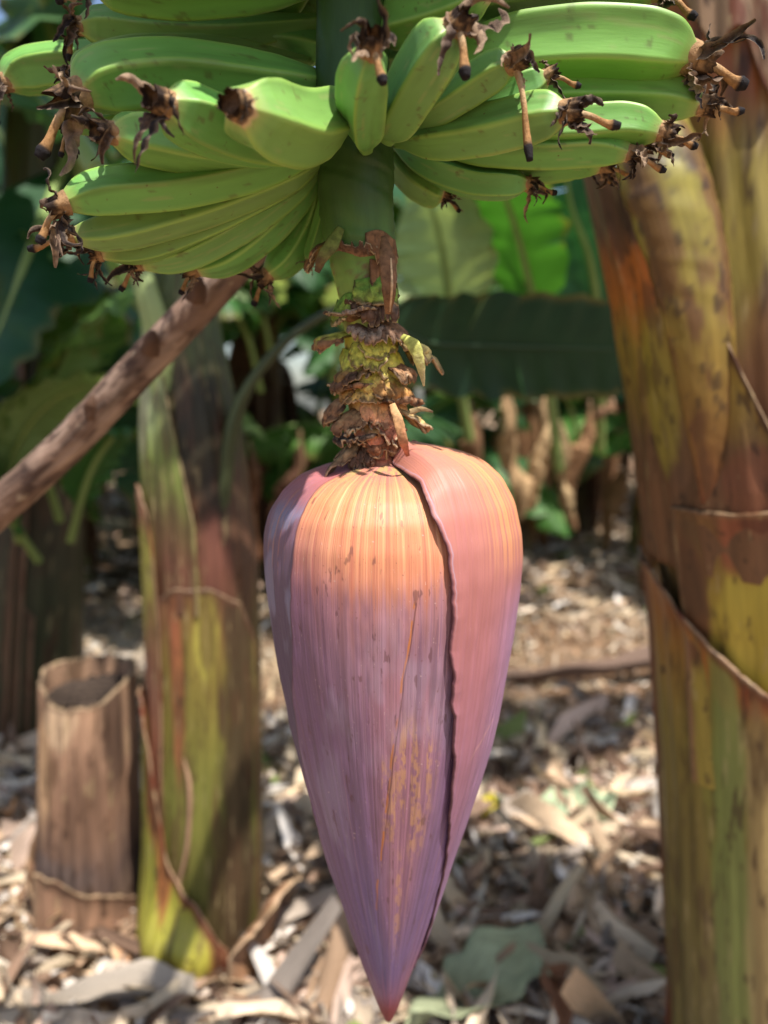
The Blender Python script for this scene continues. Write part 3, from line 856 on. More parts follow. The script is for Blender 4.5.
# --- top left, in shade
F([(330, 20, .45), (240, 34, .455), (160, 34, .45), (108, 28, .445), (78, 26, .44)], 21, 14, twist=.3, style_dir=(-.2, 0, -1))
F([(335, -20, .42), (260, -14, .40), (180, -10, .39), (120, -16, .385), (90, -18, .38)], 26, 15, twist=.7)
F([(340, 50, .45), (300, 45, .46), (250, 46, .47), (190, 52, .47), (150, 50, .475)], 26, 16, twist=.4, flower=False)
F([(335, 10, .47), (290, 5, .48), (230, 8, .49), (180, 14, .50)], 27, 17, twist=.1, flower=False)
# --- front right
F([(366, 148, .398), (364, 124, .372), (363, 100, .345), (365, 72, .325), (370, 48, .315)], 27, 18, twist=.95, style_dir=(.3, -.2, -1), nrib=6, fs=1.1)
F([(388, 138, .40), (402, 112, .378), (420, 80, .358), (440, 48, .342), (455, 26, .335)], 30, 19, twist=.3, style_dir=(.1, -.2, -1), nrib=6, fs=1.1)
F([(405, 130, .41), (440, 108, .39), (470, 88, .378), (498, 70, .368), (514, 62, .362)], 20, 20, twist=.6, nrib=7, fs=1.3, style_dir=(.12, -.1, -1), slen=2.3)
F([(398, 138, .415), (446, 120, .40), (488, 104, .39), (528, 86, .385), (548, 76, .382)], 19, 21, twist=.1, nrib=4, style_dir=(.8, 0, -.3))
F([(396, 140, .42), (440, 138, .40), (492, 130, .382), (540, 118, .368), (568, 112, .36)], 25, 22, twist=.8, nrib=7, fs=1.1, style_dir=(1, 0, -.3))
# --- right, lit: raised tints put sunlight into the skin colour
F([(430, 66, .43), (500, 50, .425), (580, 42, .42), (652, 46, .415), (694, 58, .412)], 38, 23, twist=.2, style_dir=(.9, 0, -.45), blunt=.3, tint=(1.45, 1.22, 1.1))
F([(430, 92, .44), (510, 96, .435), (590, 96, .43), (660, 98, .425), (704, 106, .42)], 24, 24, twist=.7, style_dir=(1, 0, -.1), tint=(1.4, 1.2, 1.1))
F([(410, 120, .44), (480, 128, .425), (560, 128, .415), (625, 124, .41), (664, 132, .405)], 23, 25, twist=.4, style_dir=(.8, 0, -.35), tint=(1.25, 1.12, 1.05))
F([(405, 128, .445), (470, 146, .43), (540, 150, .42), (595, 148, .415), (632, 154, .41)], 20, 26, twist=.9, style_dir=(.8, 0, -.4))
F([(392, 142, .45), (428, 166, .44), (470, 181, .435), (505, 184, .43), (528, 184, .43)], 17, 27, twist=.1, style_dir=(.9, 0, -.3))
F([(386, 148, .455), (402, 166, .455), (418, 182, .45), (434, 192, .45), (444, 196, .45)], 17, 28, twist=.5, style_dir=(.5, 0, -.5), fs=.8)
F([(392, 140, .46), (450, 158, .455), (510, 166, .45), (560, 164, .45), (590, 166, .45)], 18, 29, twist=.5)
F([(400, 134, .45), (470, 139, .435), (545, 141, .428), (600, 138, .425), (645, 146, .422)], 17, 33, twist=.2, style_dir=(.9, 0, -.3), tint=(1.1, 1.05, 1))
F([(398, 146, .455), (455, 160, .445), (520, 166, .44), (570, 162, .437), (604, 166, .435)], 17, 34, twist=.5, style_dir=(.9, 0, -.3))
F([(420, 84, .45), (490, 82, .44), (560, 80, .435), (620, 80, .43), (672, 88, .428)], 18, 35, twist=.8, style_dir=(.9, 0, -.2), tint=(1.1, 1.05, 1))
# --- top right, in shade
F([(370, 30, .43), (410, 20, .41), (450, 8, .40), (490, -10, .39)], 28, 30, twist=.5, flower=False)
F([(400, 20, .46), (470, 0, .45), (550, -12, .44), (620, -14, .435), (660, -10, .43)], 26, 31, twist=.2)
F([(380, 60, .46), (430, 60, .46), (480, 48, .46), (520, 30, .46)], 28, 32, twist=.6, flower=False)

# --- the hands above the frame, arranged round the stalk
def upper_hand(py, n, r, length, up, seed, a_from=0, a_to=360):
    q = random.Random(seed)
    c = W(350, py, Y0)
    for i in range(n):
        az = R(a_from + (a_to - a_from) * (i + .5) / n + q.uniform(-5, 5))
        d = np.array([math.sin(az), math.cos(az), 0])
        pts = [c + d * 0.018, c + d * 0.05 + np.array([0, 0, -.012]), c + d * length * .6 + np.array([0, 0, -.012]), c + d * length * .9 + np.array([0, 0, up * .5]), c + d * length + np.array([0, 0, up])]
        finger(pts, r, seed + i, twist=q.random(), world=True, nrib=3, flower=True)


upper_hand(-95, 13, .0175, .135, .035, 100, 40, 330)
upper_hand(-210, 12, .0175, .13, .045, 130)


def build_stalk():
    mb = MB()
    rows = [(380, 476, 26), (378, 455, 22), (376, 430, 23), (373, 400, 25), (371, 365, 26), (371, 330, 27), (369, 300, 29), (364, 265, 33), (359, 235, 36), (356, 190, 38), (355, 150, 38), (353, 80, 37), (352, 0, 36), (350, -200, 34), (350, -420, 32)]
    pts = [W(x, y, Y0) for x, y, r in rows]
    rad = [r * mpp(x, y, Y0) for x, y, r in rows]
    pts += [W(420, -640, .46), W(560, -780, .58), W(700, -760, .74)]; rad += [.020, .022, .024]

    def cf(a, v):
        n = fbm(a * 1.3, v * 40, 0, 5)
        zs = spline(pts, 240)[:, 2][:, None]
        dz = (zs - CAMZ)
        py = 512 - FPX * (dz * math.cos(PITCH) + Y0 * math.sin(PITCH)) / (Y0 * math.cos(PITCH) - dz * math.sin(PITCH))
        py = py + (n - .5) * 16
        stops = [-400, 200, 245, 280, 310, 340, 370, 400, 425, 450, 480]
        cs = [(54, 82, 36), (48, 76, 30), (72, 106, 42), (112, 146, 62), (140, 160, 70), (176, 178, 76), (190, 180, 86), (196, 160, 92), (198, 142, 104), (196, 124, 100), (190, 116, 100)]
        C = np.stack([np.interp(py, stops, [lin(c)[k] for c in cs]) for k in range(3)], -1)
        C = mixc(C, lin((110, 74, 46)), sstep(.58, .7, fbm(a * 2.2, py * .09, 0, 55)) * sstep(250, 270, py) * .8)
        return C * (0.8 + .4 * n)[..., None]
    P = spline(pts, 240)
    tube(mb, pts, rad, 44, 240, cf, up=(0, -1, 0), lump=0.05, seed=7)
    o = mb.build('stalk', M_stalk, bunch)
    return o


stalk = build_stalk()


def scale_flap(ctrl, w0, w1, base, tip, seed, cup=.5, name='bract_stub', rag=.4, th=0.0014, parent=None):
    """withered bract remnant: ribbon along ctrl (px,py,Y), ragged, with woody edges. w in px half width list"""
    mb = MB()
    n = 46; m = 17
    P = spline([W(*c) for c in ctrl], n)
    sc = mpp(*ctrl[0])
    T, N, B = frames(P, (0, -1, 0))
    t = np.linspace(0, 1, n)[:, None]; u = np.linspace(-1, 1, m)[None]
    wd = sc * np.interp(t[:, 0], np.linspace(0, 1, len(w0)), w0)[:, None] * (1 - rag * .5 + rag * fbm(t * 9, np.sign(u) * 3, 0, seed))
    ext = 1 + 0.0 * u
    bend = -cup * wd * u ** 2 + 0.22 * wd * (fbm(t * 6, u * 2, 0, seed + 2) - .5) * 2
    ragt = sc * 5 * rag * (fbm(u * 4 + seed, 0 * t, 0, seed + 6) - .5) * 2 * sstep(.6, 1, t)
    Q = P[:, None] + B[:, None] * (wd * u)[..., None] + N[:, None] * bend[..., None] + T[:, None] * ragt[..., None]
    nn = fbm(t * 8, u * 3, 0, seed + 4)
    C = mixc(np.broadcast_to(lin(base), nn.shape + (3,)), lin(tip), sstep(.25, .8, t + (nn - .5) * .9))
    C = mixc(C, lin((52, 36, 28)), sstep(.5, .68, fbm(t * 11, u * 4, 0, seed + 12)) * .75)
    e = np.maximum(np.abs(u) + 0 * t, t)
    C = mixc(C, lin((70, 46, 36)), sstep(.80, .93, e) * .8)
    C = mixc(C, lin((176, 152, 124)), sstep(.955, .99, e) * .6)
    mb.grid(Q, C)
    o = mb.build(name, M_rem, parent or stalk, solid=th)
    return o


def stalk_at(py):
    ys = np.array([150, 235, 265, 300, 330, 365, 400, 430, 455, 476]); xs = np.array([355, 359, 364, 369, 371, 371, 373, 376, 378, 380]); rs = np.array([38, 36, 33, 29, 27, 26, 25, 23, 22, 26])
    x = np.interp(py, ys, xs); r = np.interp(py, ys, rs)
    return x, r


def collar(a0, a1, py, length, flare, droop, base, tip, seed, curl=0.0, th=.0012, rag=.5):
    """woody stub of a shed bract: a torn collar that hugs the stalk, stands off it and turns over.
    length/flare/droop in px; positive length goes down the stalk"""
    mb = MB()
    na, nv = 60, 26
    u = np.linspace(0, 1, na)[None]; v = np.linspace(0, 1, nv)[:, None]
    A = np.radians(a0 + (a1 - a0) * u) + 0 * v
    px, rp = stalk_at(py)
    m = mpp(px, py, Y0)
    c = W(px, py, Y0)
    env = np.clip(np.sin(np.pi * np.clip(u, .015, .985)), 0, 1) ** .45
    tear = (.35 + .65 * env) * (1 - rag * 1.1 * np.clip(fbm(u * 7 + seed, 0 * v, 0, seed) - .28, 0, 1)) * (1 - rag * .5 * (vnoise(u * 22 + seed, 0 * v, 0, seed + 1) > .6))
    n1 = fbm(u * 3.2 + seed, v * 1.6, 0, seed + 2) - .5
    n2 = fbm(u * 9, v * 5, 0, seed + 3) - .5
    vv = v * tear
    arch = np.sin(np.clip(vv, 0, 1) * np.pi * (0.55 + curl))
    flare = flare * (1.3 if py < 425 else .95)
    rad = rp * .93 + flare * (vv ** 1.2 * .55 + arch * .45) * (1 + 1.6 * n1) + 3.0 * n2 * vv + 1.5
    zz = -length * vv * (1 + .5 * n1) - droop * vv ** 2.2 + 5 * n1 * vv - 2.5 * np.cos(u * 6 + seed)
    P = np.stack([c[0] + rad * m * np.sin(A), c[1] - rad * m * np.cos(A), c[2] + zz * m], -1)
    nn = fbm(u * 6, v * 4, 0, seed + 4)
    C = mixc(np.broadcast_to(lin(base), nn.shape + (3,)), lin(tip), sstep(.15, .75, v + (nn - .5) * .9))
    C = mixc(C, lin((48, 34, 28)), sstep(.56, .7, fbm(u * 14, v * 3, 0, seed + 12)) * .5)
    C = mixc(C, lin((62, 42, 32)), sstep(.84, .95, v + .2 * n2 + 0 * u) * .8)
    C = mixc(C, lin((186, 164, 134)), sstep(.95, .99, v + 0 * u) * .7)
    C = mixc(C, lin((60, 40, 30)), sstep(.06, .0, np.minimum(u, 1 - u) + 0 * v) * .8)
    C = C * np.array([1.32, 1.28, 1.2])
    mb.grid(P, C)
    return mb.build('bract_stub', M_rem, stalk, solid=th)


BR, DK, GY, YL, RD = (128, 94, 68), (92, 68, 54), (140, 122, 110), (186, 186, 80), (140, 78, 50)
# angle 0 faces the camera, + to the right
collar(10, 75, 240, 34, 5, 10, BR, (118, 82, 56), 1)
collar(-60, 25, 262, -10, 8, -6, BR, DK, 2)
collar(10, 60, 268, 44, 4, 4, (110, 78, 54), (132, 96, 66), 3, rag=.2)
collar(-75, 10, 322, -14, 16, 10, BR, GY, 4, curl=.3)
collar(-25, 50, 300, 24, 12, 10, GY, DK, 5, curl=.2)
collar(-5, 80, 326, 18, 14, 12, BR, (122, 94, 76), 6, curl=.2)
collar(-110, -45, 336, 8, 22, 12, YL, BR, 7, curl=.3)
collar(45, 110, 338, 16, 26, 22, (190, 188, 96), (196, 178, 118), 8, curl=.1)
collar(-40, 30, 348, 22, 10, 4, YL, (176, 170, 76), 9, rag=.25)
collar(-30, 20, 330, 10, 16, 8, DK, GY, 91, curl=.4)
collar(-95, 5, 392, -16, 16, 14, (124, 88, 70), BR, 10, curl=.3)
collar(-20, 40, 372, 22, 8, 2, (196, 186, 88), (178, 152, 84), 11, rag=.2)
collar(-100, -50, 398, 14, 16, 16, (140, 112, 84), BR, 12, curl=.2)
collar(15, 85, 402, -8, 20, 16, RD, BR, 13, curl=.4)
collar(-25, 35, 402, 24, 8, 4, (200, 154, 104), (190, 134, 98), 14, rag=.25)
collar(50, 110, 410, 14, 24, 8, (196, 178, 124), (170, 144, 98), 15, curl=.1, rag=.8)
collar(-95, 0, 438, -8, 26, 14, (122, 104, 88), (82, 66, 56), 16, curl=.4, rag=.7)
collar(-30, 60, 436, 8, 20, 12, (90, 64, 50), (118, 78, 54), 17, curl=.4)
collar(-85, -35, 440, 20, 26, 16, (176, 156, 122), (120, 98, 72), 18, curl=.0, rag=.6)
collar(-60, -5, 448, 16, 14, 8, (110, 84, 68), DK, 19, curl=.2)
collar(35, 95, 452, 12, 18, 8, (130, 64, 48), (92, 44, 36), 20, curl=.3)
collar(-45, 35, 456, 26, 10, 4, (176, 112, 90), (150, 112, 86), 21, rag=.4)
collar(-120, -75, 246, 16, 16, 8, (122, 126, 62), BR, 22)
collar(-60, 0, 366, 16, 16, 8, (178, 178, 84), (120, 92, 56), 31, rag=.4)
collar(0, 70, 376, 20, 14, 12, (186, 176, 90), (150, 110, 64), 32, rag=.4)
collar(-70, -10, 412, 18, 16, 8, (150, 118, 84), BR, 33, rag=.5, curl=.2)
collar(-10, 60, 418, 18, 14, 10, (200, 140, 104), (150, 92, 70), 34, rag=.4)
collar(-40, 30, 312, -12, 12, 6, GY, BR, 35, curl=.3)
collar(-80, -20, 372, 14, 18, 12, (128, 100, 74), DK, 36, curl=.3)
collar(30, 90, 366, 12, 18, 14, BR, (140, 108, 80), 37, curl=.3)
for k, (a0, a1, py, ln, c1, c2) in enumerate(((-70, -5, 352, 20, (150, 164, 70), (186, 184, 84)), (-20, 55, 338, 20, (160, 170, 72), (196, 190, 86)), (10, 85, 356, 26, (176, 180, 76), (200, 190, 96)),
        (-50, 30, 384, 20, (190, 184, 84), (200, 168, 100)), (-90, -30, 382, 18, (160, 160, 76), (150, 116, 70)), (30, 95, 392, 20, (200, 180, 96), (206, 160, 108)), (-40, 25, 424, 20, (204, 158, 104), (196, 130, 104)),
        (10, 80, 428, 24, (206, 150, 108), (196, 120, 100)), (-80, -20, 300, 26, (96, 134, 56), (140, 160, 72)), (-20, 60, 284, 26, (84, 122, 50), (130, 150, 66)))):
    collar(a0, a1, py, ln, 7, 3, c1, c2, 60 + k, rag=.12, th=.002)
# pale scar lines and long torn strips
def strip(ctrl, w, base, tip, seed):
    mb = MB()
    tube(mb, [W(*c) for c in ctrl], [x * mpp(*ctrl[0]) for x in w], 12, 40, lambda a, v: mixc(np.broadcast_to(lin(base), v.shape + (3,)), lin(tip), sstep(.3, .9, v + .4 * (fbm(a, v * 8, 0, seed) - .5))), up=(0, -1, 0), flat=.22, lump=.14, seed=seed)
    mb.build('torn_strip', M_rem, stalk)


strip([(384, 236, .388), (387, 260, .381), (389, 290, .379), (388, 314, .386)], [3, 8, 7, 3], BR, (124, 90, 62), 1)
strip([(391, 258, .378), (392, 285, .3755), (390, 312, .379)], [.8, 1.3, .8], (206, 176, 140), (190, 150, 110), 3)
strip([(402, 336, .39), (414, 346, .384), (420, 364, .384), (424, 386, .388)], [3, 7, 5, 1], (186, 184, 96), (190, 176, 130), 4)
strip([(392, 404, .382), (398, 420, .378), (403, 440, .379), (408, 456, .386)], [3, 5, 5, 2], (196, 150, 104), (176, 110, 84), 6)
strip([(410, 412, .39), (422, 409, .388), (433, 412, .388)], [3, 2.4, 1], (170, 146, 104), (110, 86, 62), 8)
strip([(341, 228, .40), (332, 244, .396), (322, 258, .396), (317, 272, .40)], [4, 7, 6, 3], (112, 122, 58), (96, 74, 50), 13)

# ------------------------------------------------------------------ bud
BX = 387.5
prof_y = np.array([452, 466, 471, 477, 486, 500, 520, 545, 575, 610, 660, 700, 750, 790, 840, 880, 920, 960, 990, 1008, 1019])
prof_r = np.array([16, 22, 44, 66, 88, 105, 118, 125, 126.5, 124.5, 118, 110.5, 99.5, 88.5, 72, 58, 42.5, 27, 15, 7.5, 1.5])


def bud_shell(name, aL, aR, off, paint, na, nz, ytop=None, seed=0, edge_lift=0.0, jag=0.0, solid=0.0014, label=None, parent=None, lift=None, close=False, ybot=1019):
    """aL,aR: functions of py -> degrees"""
    # sample along profile arclength
    yy = np.linspace(0, 1, 400)
    py = np.interp(yy, np.linspace(0, 1, len(prof_y)), prof_y)
    rr = np.interp(yy, np.linspace(0, 1, len(prof_y)), prof_r)
    # smooth
    ker = np.hanning(19); ker /= ker.sum()
    py_s = np.convolve(np.pad(py, 9, mode='reflect', reflect_type='odd'), ker, 'valid')
    rr_s = np.convolve(np.pad(rr, 9, mode='reflect', reflect_type='odd'), ker, 'valid')
    arcl = np.concatenate([[0], np.cumsum(np.hypot(np.diff(py_s), np.diff(rr_s)))])
    s0 = np.interp(ytop if ytop else 466, py_s, arcl)
    s1 = np.interp(ybot, py_s, arcl)
    s = np.linspace(s0, s1, nz)
    pyv = np.interp(s, arcl, py_s); rv = np.maximum(np.interp(s, arcl, rr_s), 1.0)
    w = np.linspace(0, 1, na, endpoint=not close)[None]
    L = aL(pyv)[:, None]; Rr = aR(pyv)[:, None]
    if jag:
        Lj = jag * .8 * (fbm(pyv * .035, 0, 0, seed) - .5)[:, None] + jag * .10 * (fbm(pyv * .21, 0, 0, seed + 1) - .5)[:, None]
        L = L + Lj; Rr = Rr + jag * .3 * (fbm(pyv * .1, 5, 0, seed + 2) - .5)[:, None]
    A = L + (Rr - L) * w
    ar = np.radians(A)
    PY = pyv[:, None] + 0 * w; RV = rv[:, None] + 0 * w
    dR = np.zeros_like(A); dY = np.zeros_like(A)
    if lift is not None:
        dR, dY = lift(A, PY, RV)
    mp_ = Y0 / (math.cos(PITCH)) / FPX
    yq = Y0 - 0.040 * np.clip(RV / 126, 0, 1)
    dd = (512 - (PY + dY)) / FPX
    zz = CAMZ + yq * (-math.sin(PITCH) + math.cos(PITCH) * dd) / (math.cos(PITCH) + math.sin(PITCH) * dd)
    e = np.minimum(A - L, Rr - A)
    # true metres per pixel at this row, silhouettes seen at the axis distance
    mrow = np.interp(PY, [440, 1020], [mpp(389, 440, Y0), mpp(389, 1020, Y0)]) * 0.985
    offv = off * np.clip(RV / 30, 0.0, 1) + (edge_lift(PY) if callable(edge_lift) else edge_lift) * np.exp(-(A - L) / 3.5) * np.clip(RV / 60, 0, 1)
    rad = (RV * .98 + dR) * mrow + offv + np.clip(RV / 40, 0, 1) * (0.0016 * (fbm(A * .05, PY * .008, 0, seed + 7) - .5) * 2 + 0.0011 * (fbm(A * .22, PY * .002, 0, seed + 8) - .5))
    rad = rad * (1 + 0.012 * np.cos(np.radians(A * 3 + 20)) * sstep(1000, 900, PY))
    cx = np.interp(PY, [470, 1019], [W(BX, 470, Y0)[0], W(BX + 1, 1019, Y0)[0]])
    P = np.stack([cx + rad * np.sin(ar), Y0 - rad * np.cos(ar) * 0.94, zz], -1)
    C = paint(A, PY, e)
    UV = np.stack([A / 100.0, (PY - 400) / 600.0, 0 * A], -1)
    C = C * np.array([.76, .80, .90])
    mb = MB(); mb.grid(P, C, UV, close=close)
    o = mb.build(name, M_bud, parent, solid=solid)
    if label: o['label'] = label
    return o


def I(ys, vs):
    return lambda p: np.interp(p, ys, vs)


def lines(A, PY, seed, f=2.1):
    """fine parallel lengthwise veins converging to the tip"""
    wob = 1.2 * fbm(PY * .006, A * .05, 0, seed)
    l = vnoise(A * f * .5 + wob, PY * .0035, 0, seed + 3) * .55 + vnoise(A * f * 1.4 + wob, PY * .004, 0, seed + 4) * .45
    return l


def paint_main(A, PY, e):
    ys = [466, 480, 500, 560, 590, 640, 700, 800, 900, 960, 1000, 1019]
    cs = [(186, 122, 104), (214, 138, 96), (222, 144, 92), (214, 134, 98), (176, 118, 112), (154, 112, 120), (144, 106, 124), (132, 100, 130), (112, 92, 138), (106, 86, 132), (142, 84, 104), (124, 48, 62)]
    l = lines(A, PY, 3)
    l2 = lines(A + 50, PY, 8, 1.0)
    pj = PY + (l - .5) * 50 - 28 * np.cos(np.radians((A + 12) * 1.5)) + 22
    C = np.stack([np.interp(pj, ys, [lin(c)[k] for c in cs]) for k in range(3)], -1)
    # orange zone with pale yellow streaks
    oz = sstep(600, 540, pj) * sstep(472, 492, PY)
    C = mixc(C, lin((224, 156, 104)), oz * sstep(.52, .78, l) * .8)
    C = mixc(C, lin((206, 104, 88)), oz * sstep(.42, .22, l) * .7)
    C = mixc(C, lin((222, 146, 98)), oz * sstep(38, 5, np.abs(A - 8)) * .35)
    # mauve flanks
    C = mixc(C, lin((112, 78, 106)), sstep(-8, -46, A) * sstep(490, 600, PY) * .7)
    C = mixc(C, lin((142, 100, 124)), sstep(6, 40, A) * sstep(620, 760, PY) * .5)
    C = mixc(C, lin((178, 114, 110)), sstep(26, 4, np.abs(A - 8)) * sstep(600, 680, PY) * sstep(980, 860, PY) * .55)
    # fine streaks
    C = C * (1 + .55 * (l - .5))[..., None]
    C = mixc(C, lin((110, 72, 100)), sstep(.58, .78, l2) * sstep(540, 640, PY) * .35)
    C = mixc(C, lin((206, 150, 140)), sstep(.70, .92, lines(A + 9, PY, 28, 2.6)) * sstep(560, 640, PY) * .42)
    # greyish waxy blotches below the orange
    C = mixc(C, lin((132, 92, 104)), sstep(.52, .7, fbm(A * .09 + 3, PY * .018, 0, 61)) * sstep(570, 600, PY) * sstep(720, 650, PY) * .4)
    # yellow rubbed patch
    px = BX + np.interp(PY, prof_y, prof_r) * np.sin(np.radians(A))
    st = sstep(.46, .60, vnoise(px * .23 + 2, PY * .012, 0, 90))
    gr = sstep(.35, .6, fbm(px * .3, PY * .14, 0, 91))
    pm = sstep(1.15, .4, ((px - 405) / 26) ** 2 + ((PY - 765) / 75) ** 2 + (fbm(px * .08, PY * .03, 0, 92) - .5) * 1.2)
    C = mixc(C, lin((216, 158, 92)), pm * st * gr * .5)
    C = mixc(C, lin((206, 150, 100)), sstep(5, 1.0, np.abs(px - (398 - (PY - 800) * .03))) * sstep(820, 850, PY) * sstep(960, 900, PY) * gr * .5)
    # crack line
    cx = np.interp(PY, [585, 620, 660, 720, 790, 860, 930], [410, 406, 399, 392, 385, 378, 375]) + 1.5 * (fbm(PY * .05, 0, 0, 93) - .5)
    ck = sstep(.4, .5, vnoise(PY * .06, 0, 0, 77)) * sstep(1.2, .4, np.abs(px - cx)) * sstep(584, 592, PY) * sstep(930, 840, PY)
    C = mixc(C, lin((196, 116, 52)), ck * .9)
    C = mixc(C, lin((96, 44, 30)), sstep(.9, .3, np.abs(px - cx - 1.6)) * sstep(584, 592, PY) * sstep(900, 760, PY) * .7)
    # pale wax where it meets the stalk, scars
    C = mixc(C, lin((196, 164, 96)), sstep(.55, .7, fbm(A * .12, PY * .15, 0, 95)) * sstep(486, 474, PY) * .7)
    # waxy bloom, sap runs and scuffs
    C = mixc(C, lin((178, 160, 172)), sstep(.48, .72, fbm(A * .06 + 9, PY * .010, 0, 71, 5)) * sstep(560, 660, PY) * .30)
    C = mixc(C, lin((96, 66, 78)), sstep(.60, .72, fbm(A * .5, PY * .009, 0, 72)) * sstep(540, 600, PY) * .35)
    C = mixc(C, lin((92, 52, 50)), sstep(.74, .80, fbm(A * .35, PY * .05, 0, 73)) * .55)
    # small flecks
    fl = vnoise(A * 1.9, PY * .35, 0, 99)
    C = mixc(C, lin((120, 70, 60)), sstep(.93, .97, fl) * .6)
    C = mixc(C, lin((224, 190, 170)), sstep(.955, .985, vnoise(A * 1.6 + 30, PY * .4, 0, 98)) * .5)
    # margins dark
    C = mixc(C, lin((86, 52, 66)), sstep(1.2, .2, e) * .8)
    C = mixc(C, lin((130, 34, 44)), sstep(985, 1010, PY) * .85)
    return C


def paint_right(A, PY, e):
    ys = [440, 480, 540, 600, 700, 800, 900, 1019]
    cs = [(190, 118, 106), (200, 128, 102), (190, 118, 104), (180, 112, 104), (172, 110, 114), (162, 110, 126), (140, 102, 132), (124, 90, 126)]
    l = lines(A, PY, 13, 1.8)
    pj = PY + (l - .5) * 60
    C = np.stack([np.interp(pj, ys, [lin(c)[k] for c in cs]) for k in range(3)], -1)
    oz = sstep(600, 520, PY) * sstep(32, 60, A) * sstep(448, 475, PY)
    C = mixc(C, lin((234, 160, 96)), oz * sstep(.35, .7, l) * .8)
    C = mixc(C, lin((168, 130, 158)), sstep(40, 78, A) * sstep(560, 640, PY) * .75)
    C = C * (1 + .18 * (l - .5))[..., None]
    C = mixc(C, lin((206, 140, 130)), sstep(.965, .985, vnoise(A * 1.2, PY * .3, 0, 14)) * .4)
    # small diagonal scratch
    px = BX + np.interp(PY, prof_y, prof_r) * np.sin(np.radians(A))
    C = mixc(C, lin((214, 156, 146)), sstep(1.4, .5, np.abs((px - 472) * .7 + (PY - 738) * .7)) * sstep(14, 10, np.abs(px - 472)) * .6)
    C = mixc(C, lin((84, 44, 52)), sstep(1.5, .1, e) * .9)
    C = mixc(C, lin((180, 150, 160)), sstep(2.2, 1.7, e) * sstep(1.2, 1.7, e) * sstep(640, 560, PY) * .8)
    return C


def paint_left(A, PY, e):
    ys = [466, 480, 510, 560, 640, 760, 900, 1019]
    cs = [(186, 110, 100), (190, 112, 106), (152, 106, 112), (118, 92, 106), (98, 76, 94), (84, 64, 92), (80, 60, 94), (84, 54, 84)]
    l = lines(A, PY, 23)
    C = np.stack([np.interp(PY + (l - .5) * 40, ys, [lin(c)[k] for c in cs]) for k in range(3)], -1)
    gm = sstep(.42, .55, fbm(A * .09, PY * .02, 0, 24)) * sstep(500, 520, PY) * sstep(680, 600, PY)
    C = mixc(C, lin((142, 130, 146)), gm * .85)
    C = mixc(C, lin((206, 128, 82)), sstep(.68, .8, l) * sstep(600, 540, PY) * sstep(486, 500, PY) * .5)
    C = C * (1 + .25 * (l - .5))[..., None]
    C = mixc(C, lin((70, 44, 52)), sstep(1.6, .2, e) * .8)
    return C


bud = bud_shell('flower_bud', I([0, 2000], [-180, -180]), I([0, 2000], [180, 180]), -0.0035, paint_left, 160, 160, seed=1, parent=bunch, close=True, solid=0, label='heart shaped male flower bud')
aLm = I([466, 480, 510, 560, 650, 760, 880, 960, 1019], [-42, -44, -43, -42, -46, -57, -72, -96, -120])
aRm = I([466, 480, 520, 560, 640, 720, 800, 900, 960, 1019], [13, 16, 20, 23, 25, 29, 37, 60, 80, 110])


def lift_left(A, PY, RV):
    g = sstep(-55, -90, A) * sstep(600, 490, PY)
    return 3 * g, -6 * g * sstep(520, 470, PY)


def lift_right(A, PY, RV):
    g = sstep(10, 30, A) * sstep(150, 110, A)
    up = sstep(640, 470, PY) * g
    return 1 * up + 2.0 * sstep(560, 480, PY) * g * sstep(20, 60, RV), -21 * sstep(560, 470, PY) * g


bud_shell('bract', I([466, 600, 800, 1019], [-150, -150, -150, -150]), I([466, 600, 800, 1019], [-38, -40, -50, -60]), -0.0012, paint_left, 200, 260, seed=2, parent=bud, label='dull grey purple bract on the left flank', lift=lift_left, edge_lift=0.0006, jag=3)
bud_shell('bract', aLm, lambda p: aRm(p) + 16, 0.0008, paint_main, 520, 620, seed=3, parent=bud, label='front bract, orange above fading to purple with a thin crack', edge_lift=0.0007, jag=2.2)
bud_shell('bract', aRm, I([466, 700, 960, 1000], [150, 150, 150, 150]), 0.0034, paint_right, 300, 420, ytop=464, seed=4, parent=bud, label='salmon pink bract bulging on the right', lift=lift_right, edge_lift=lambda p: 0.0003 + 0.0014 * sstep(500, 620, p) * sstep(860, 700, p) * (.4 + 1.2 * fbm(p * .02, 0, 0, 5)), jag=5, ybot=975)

# ================================================================== BACKGROUND PLANTS
GREENS = [(56, 96, 40), (48, 86, 44), (66, 106, 44), (44, 78, 42), (78, 116, 48), (54, 92, 56)]


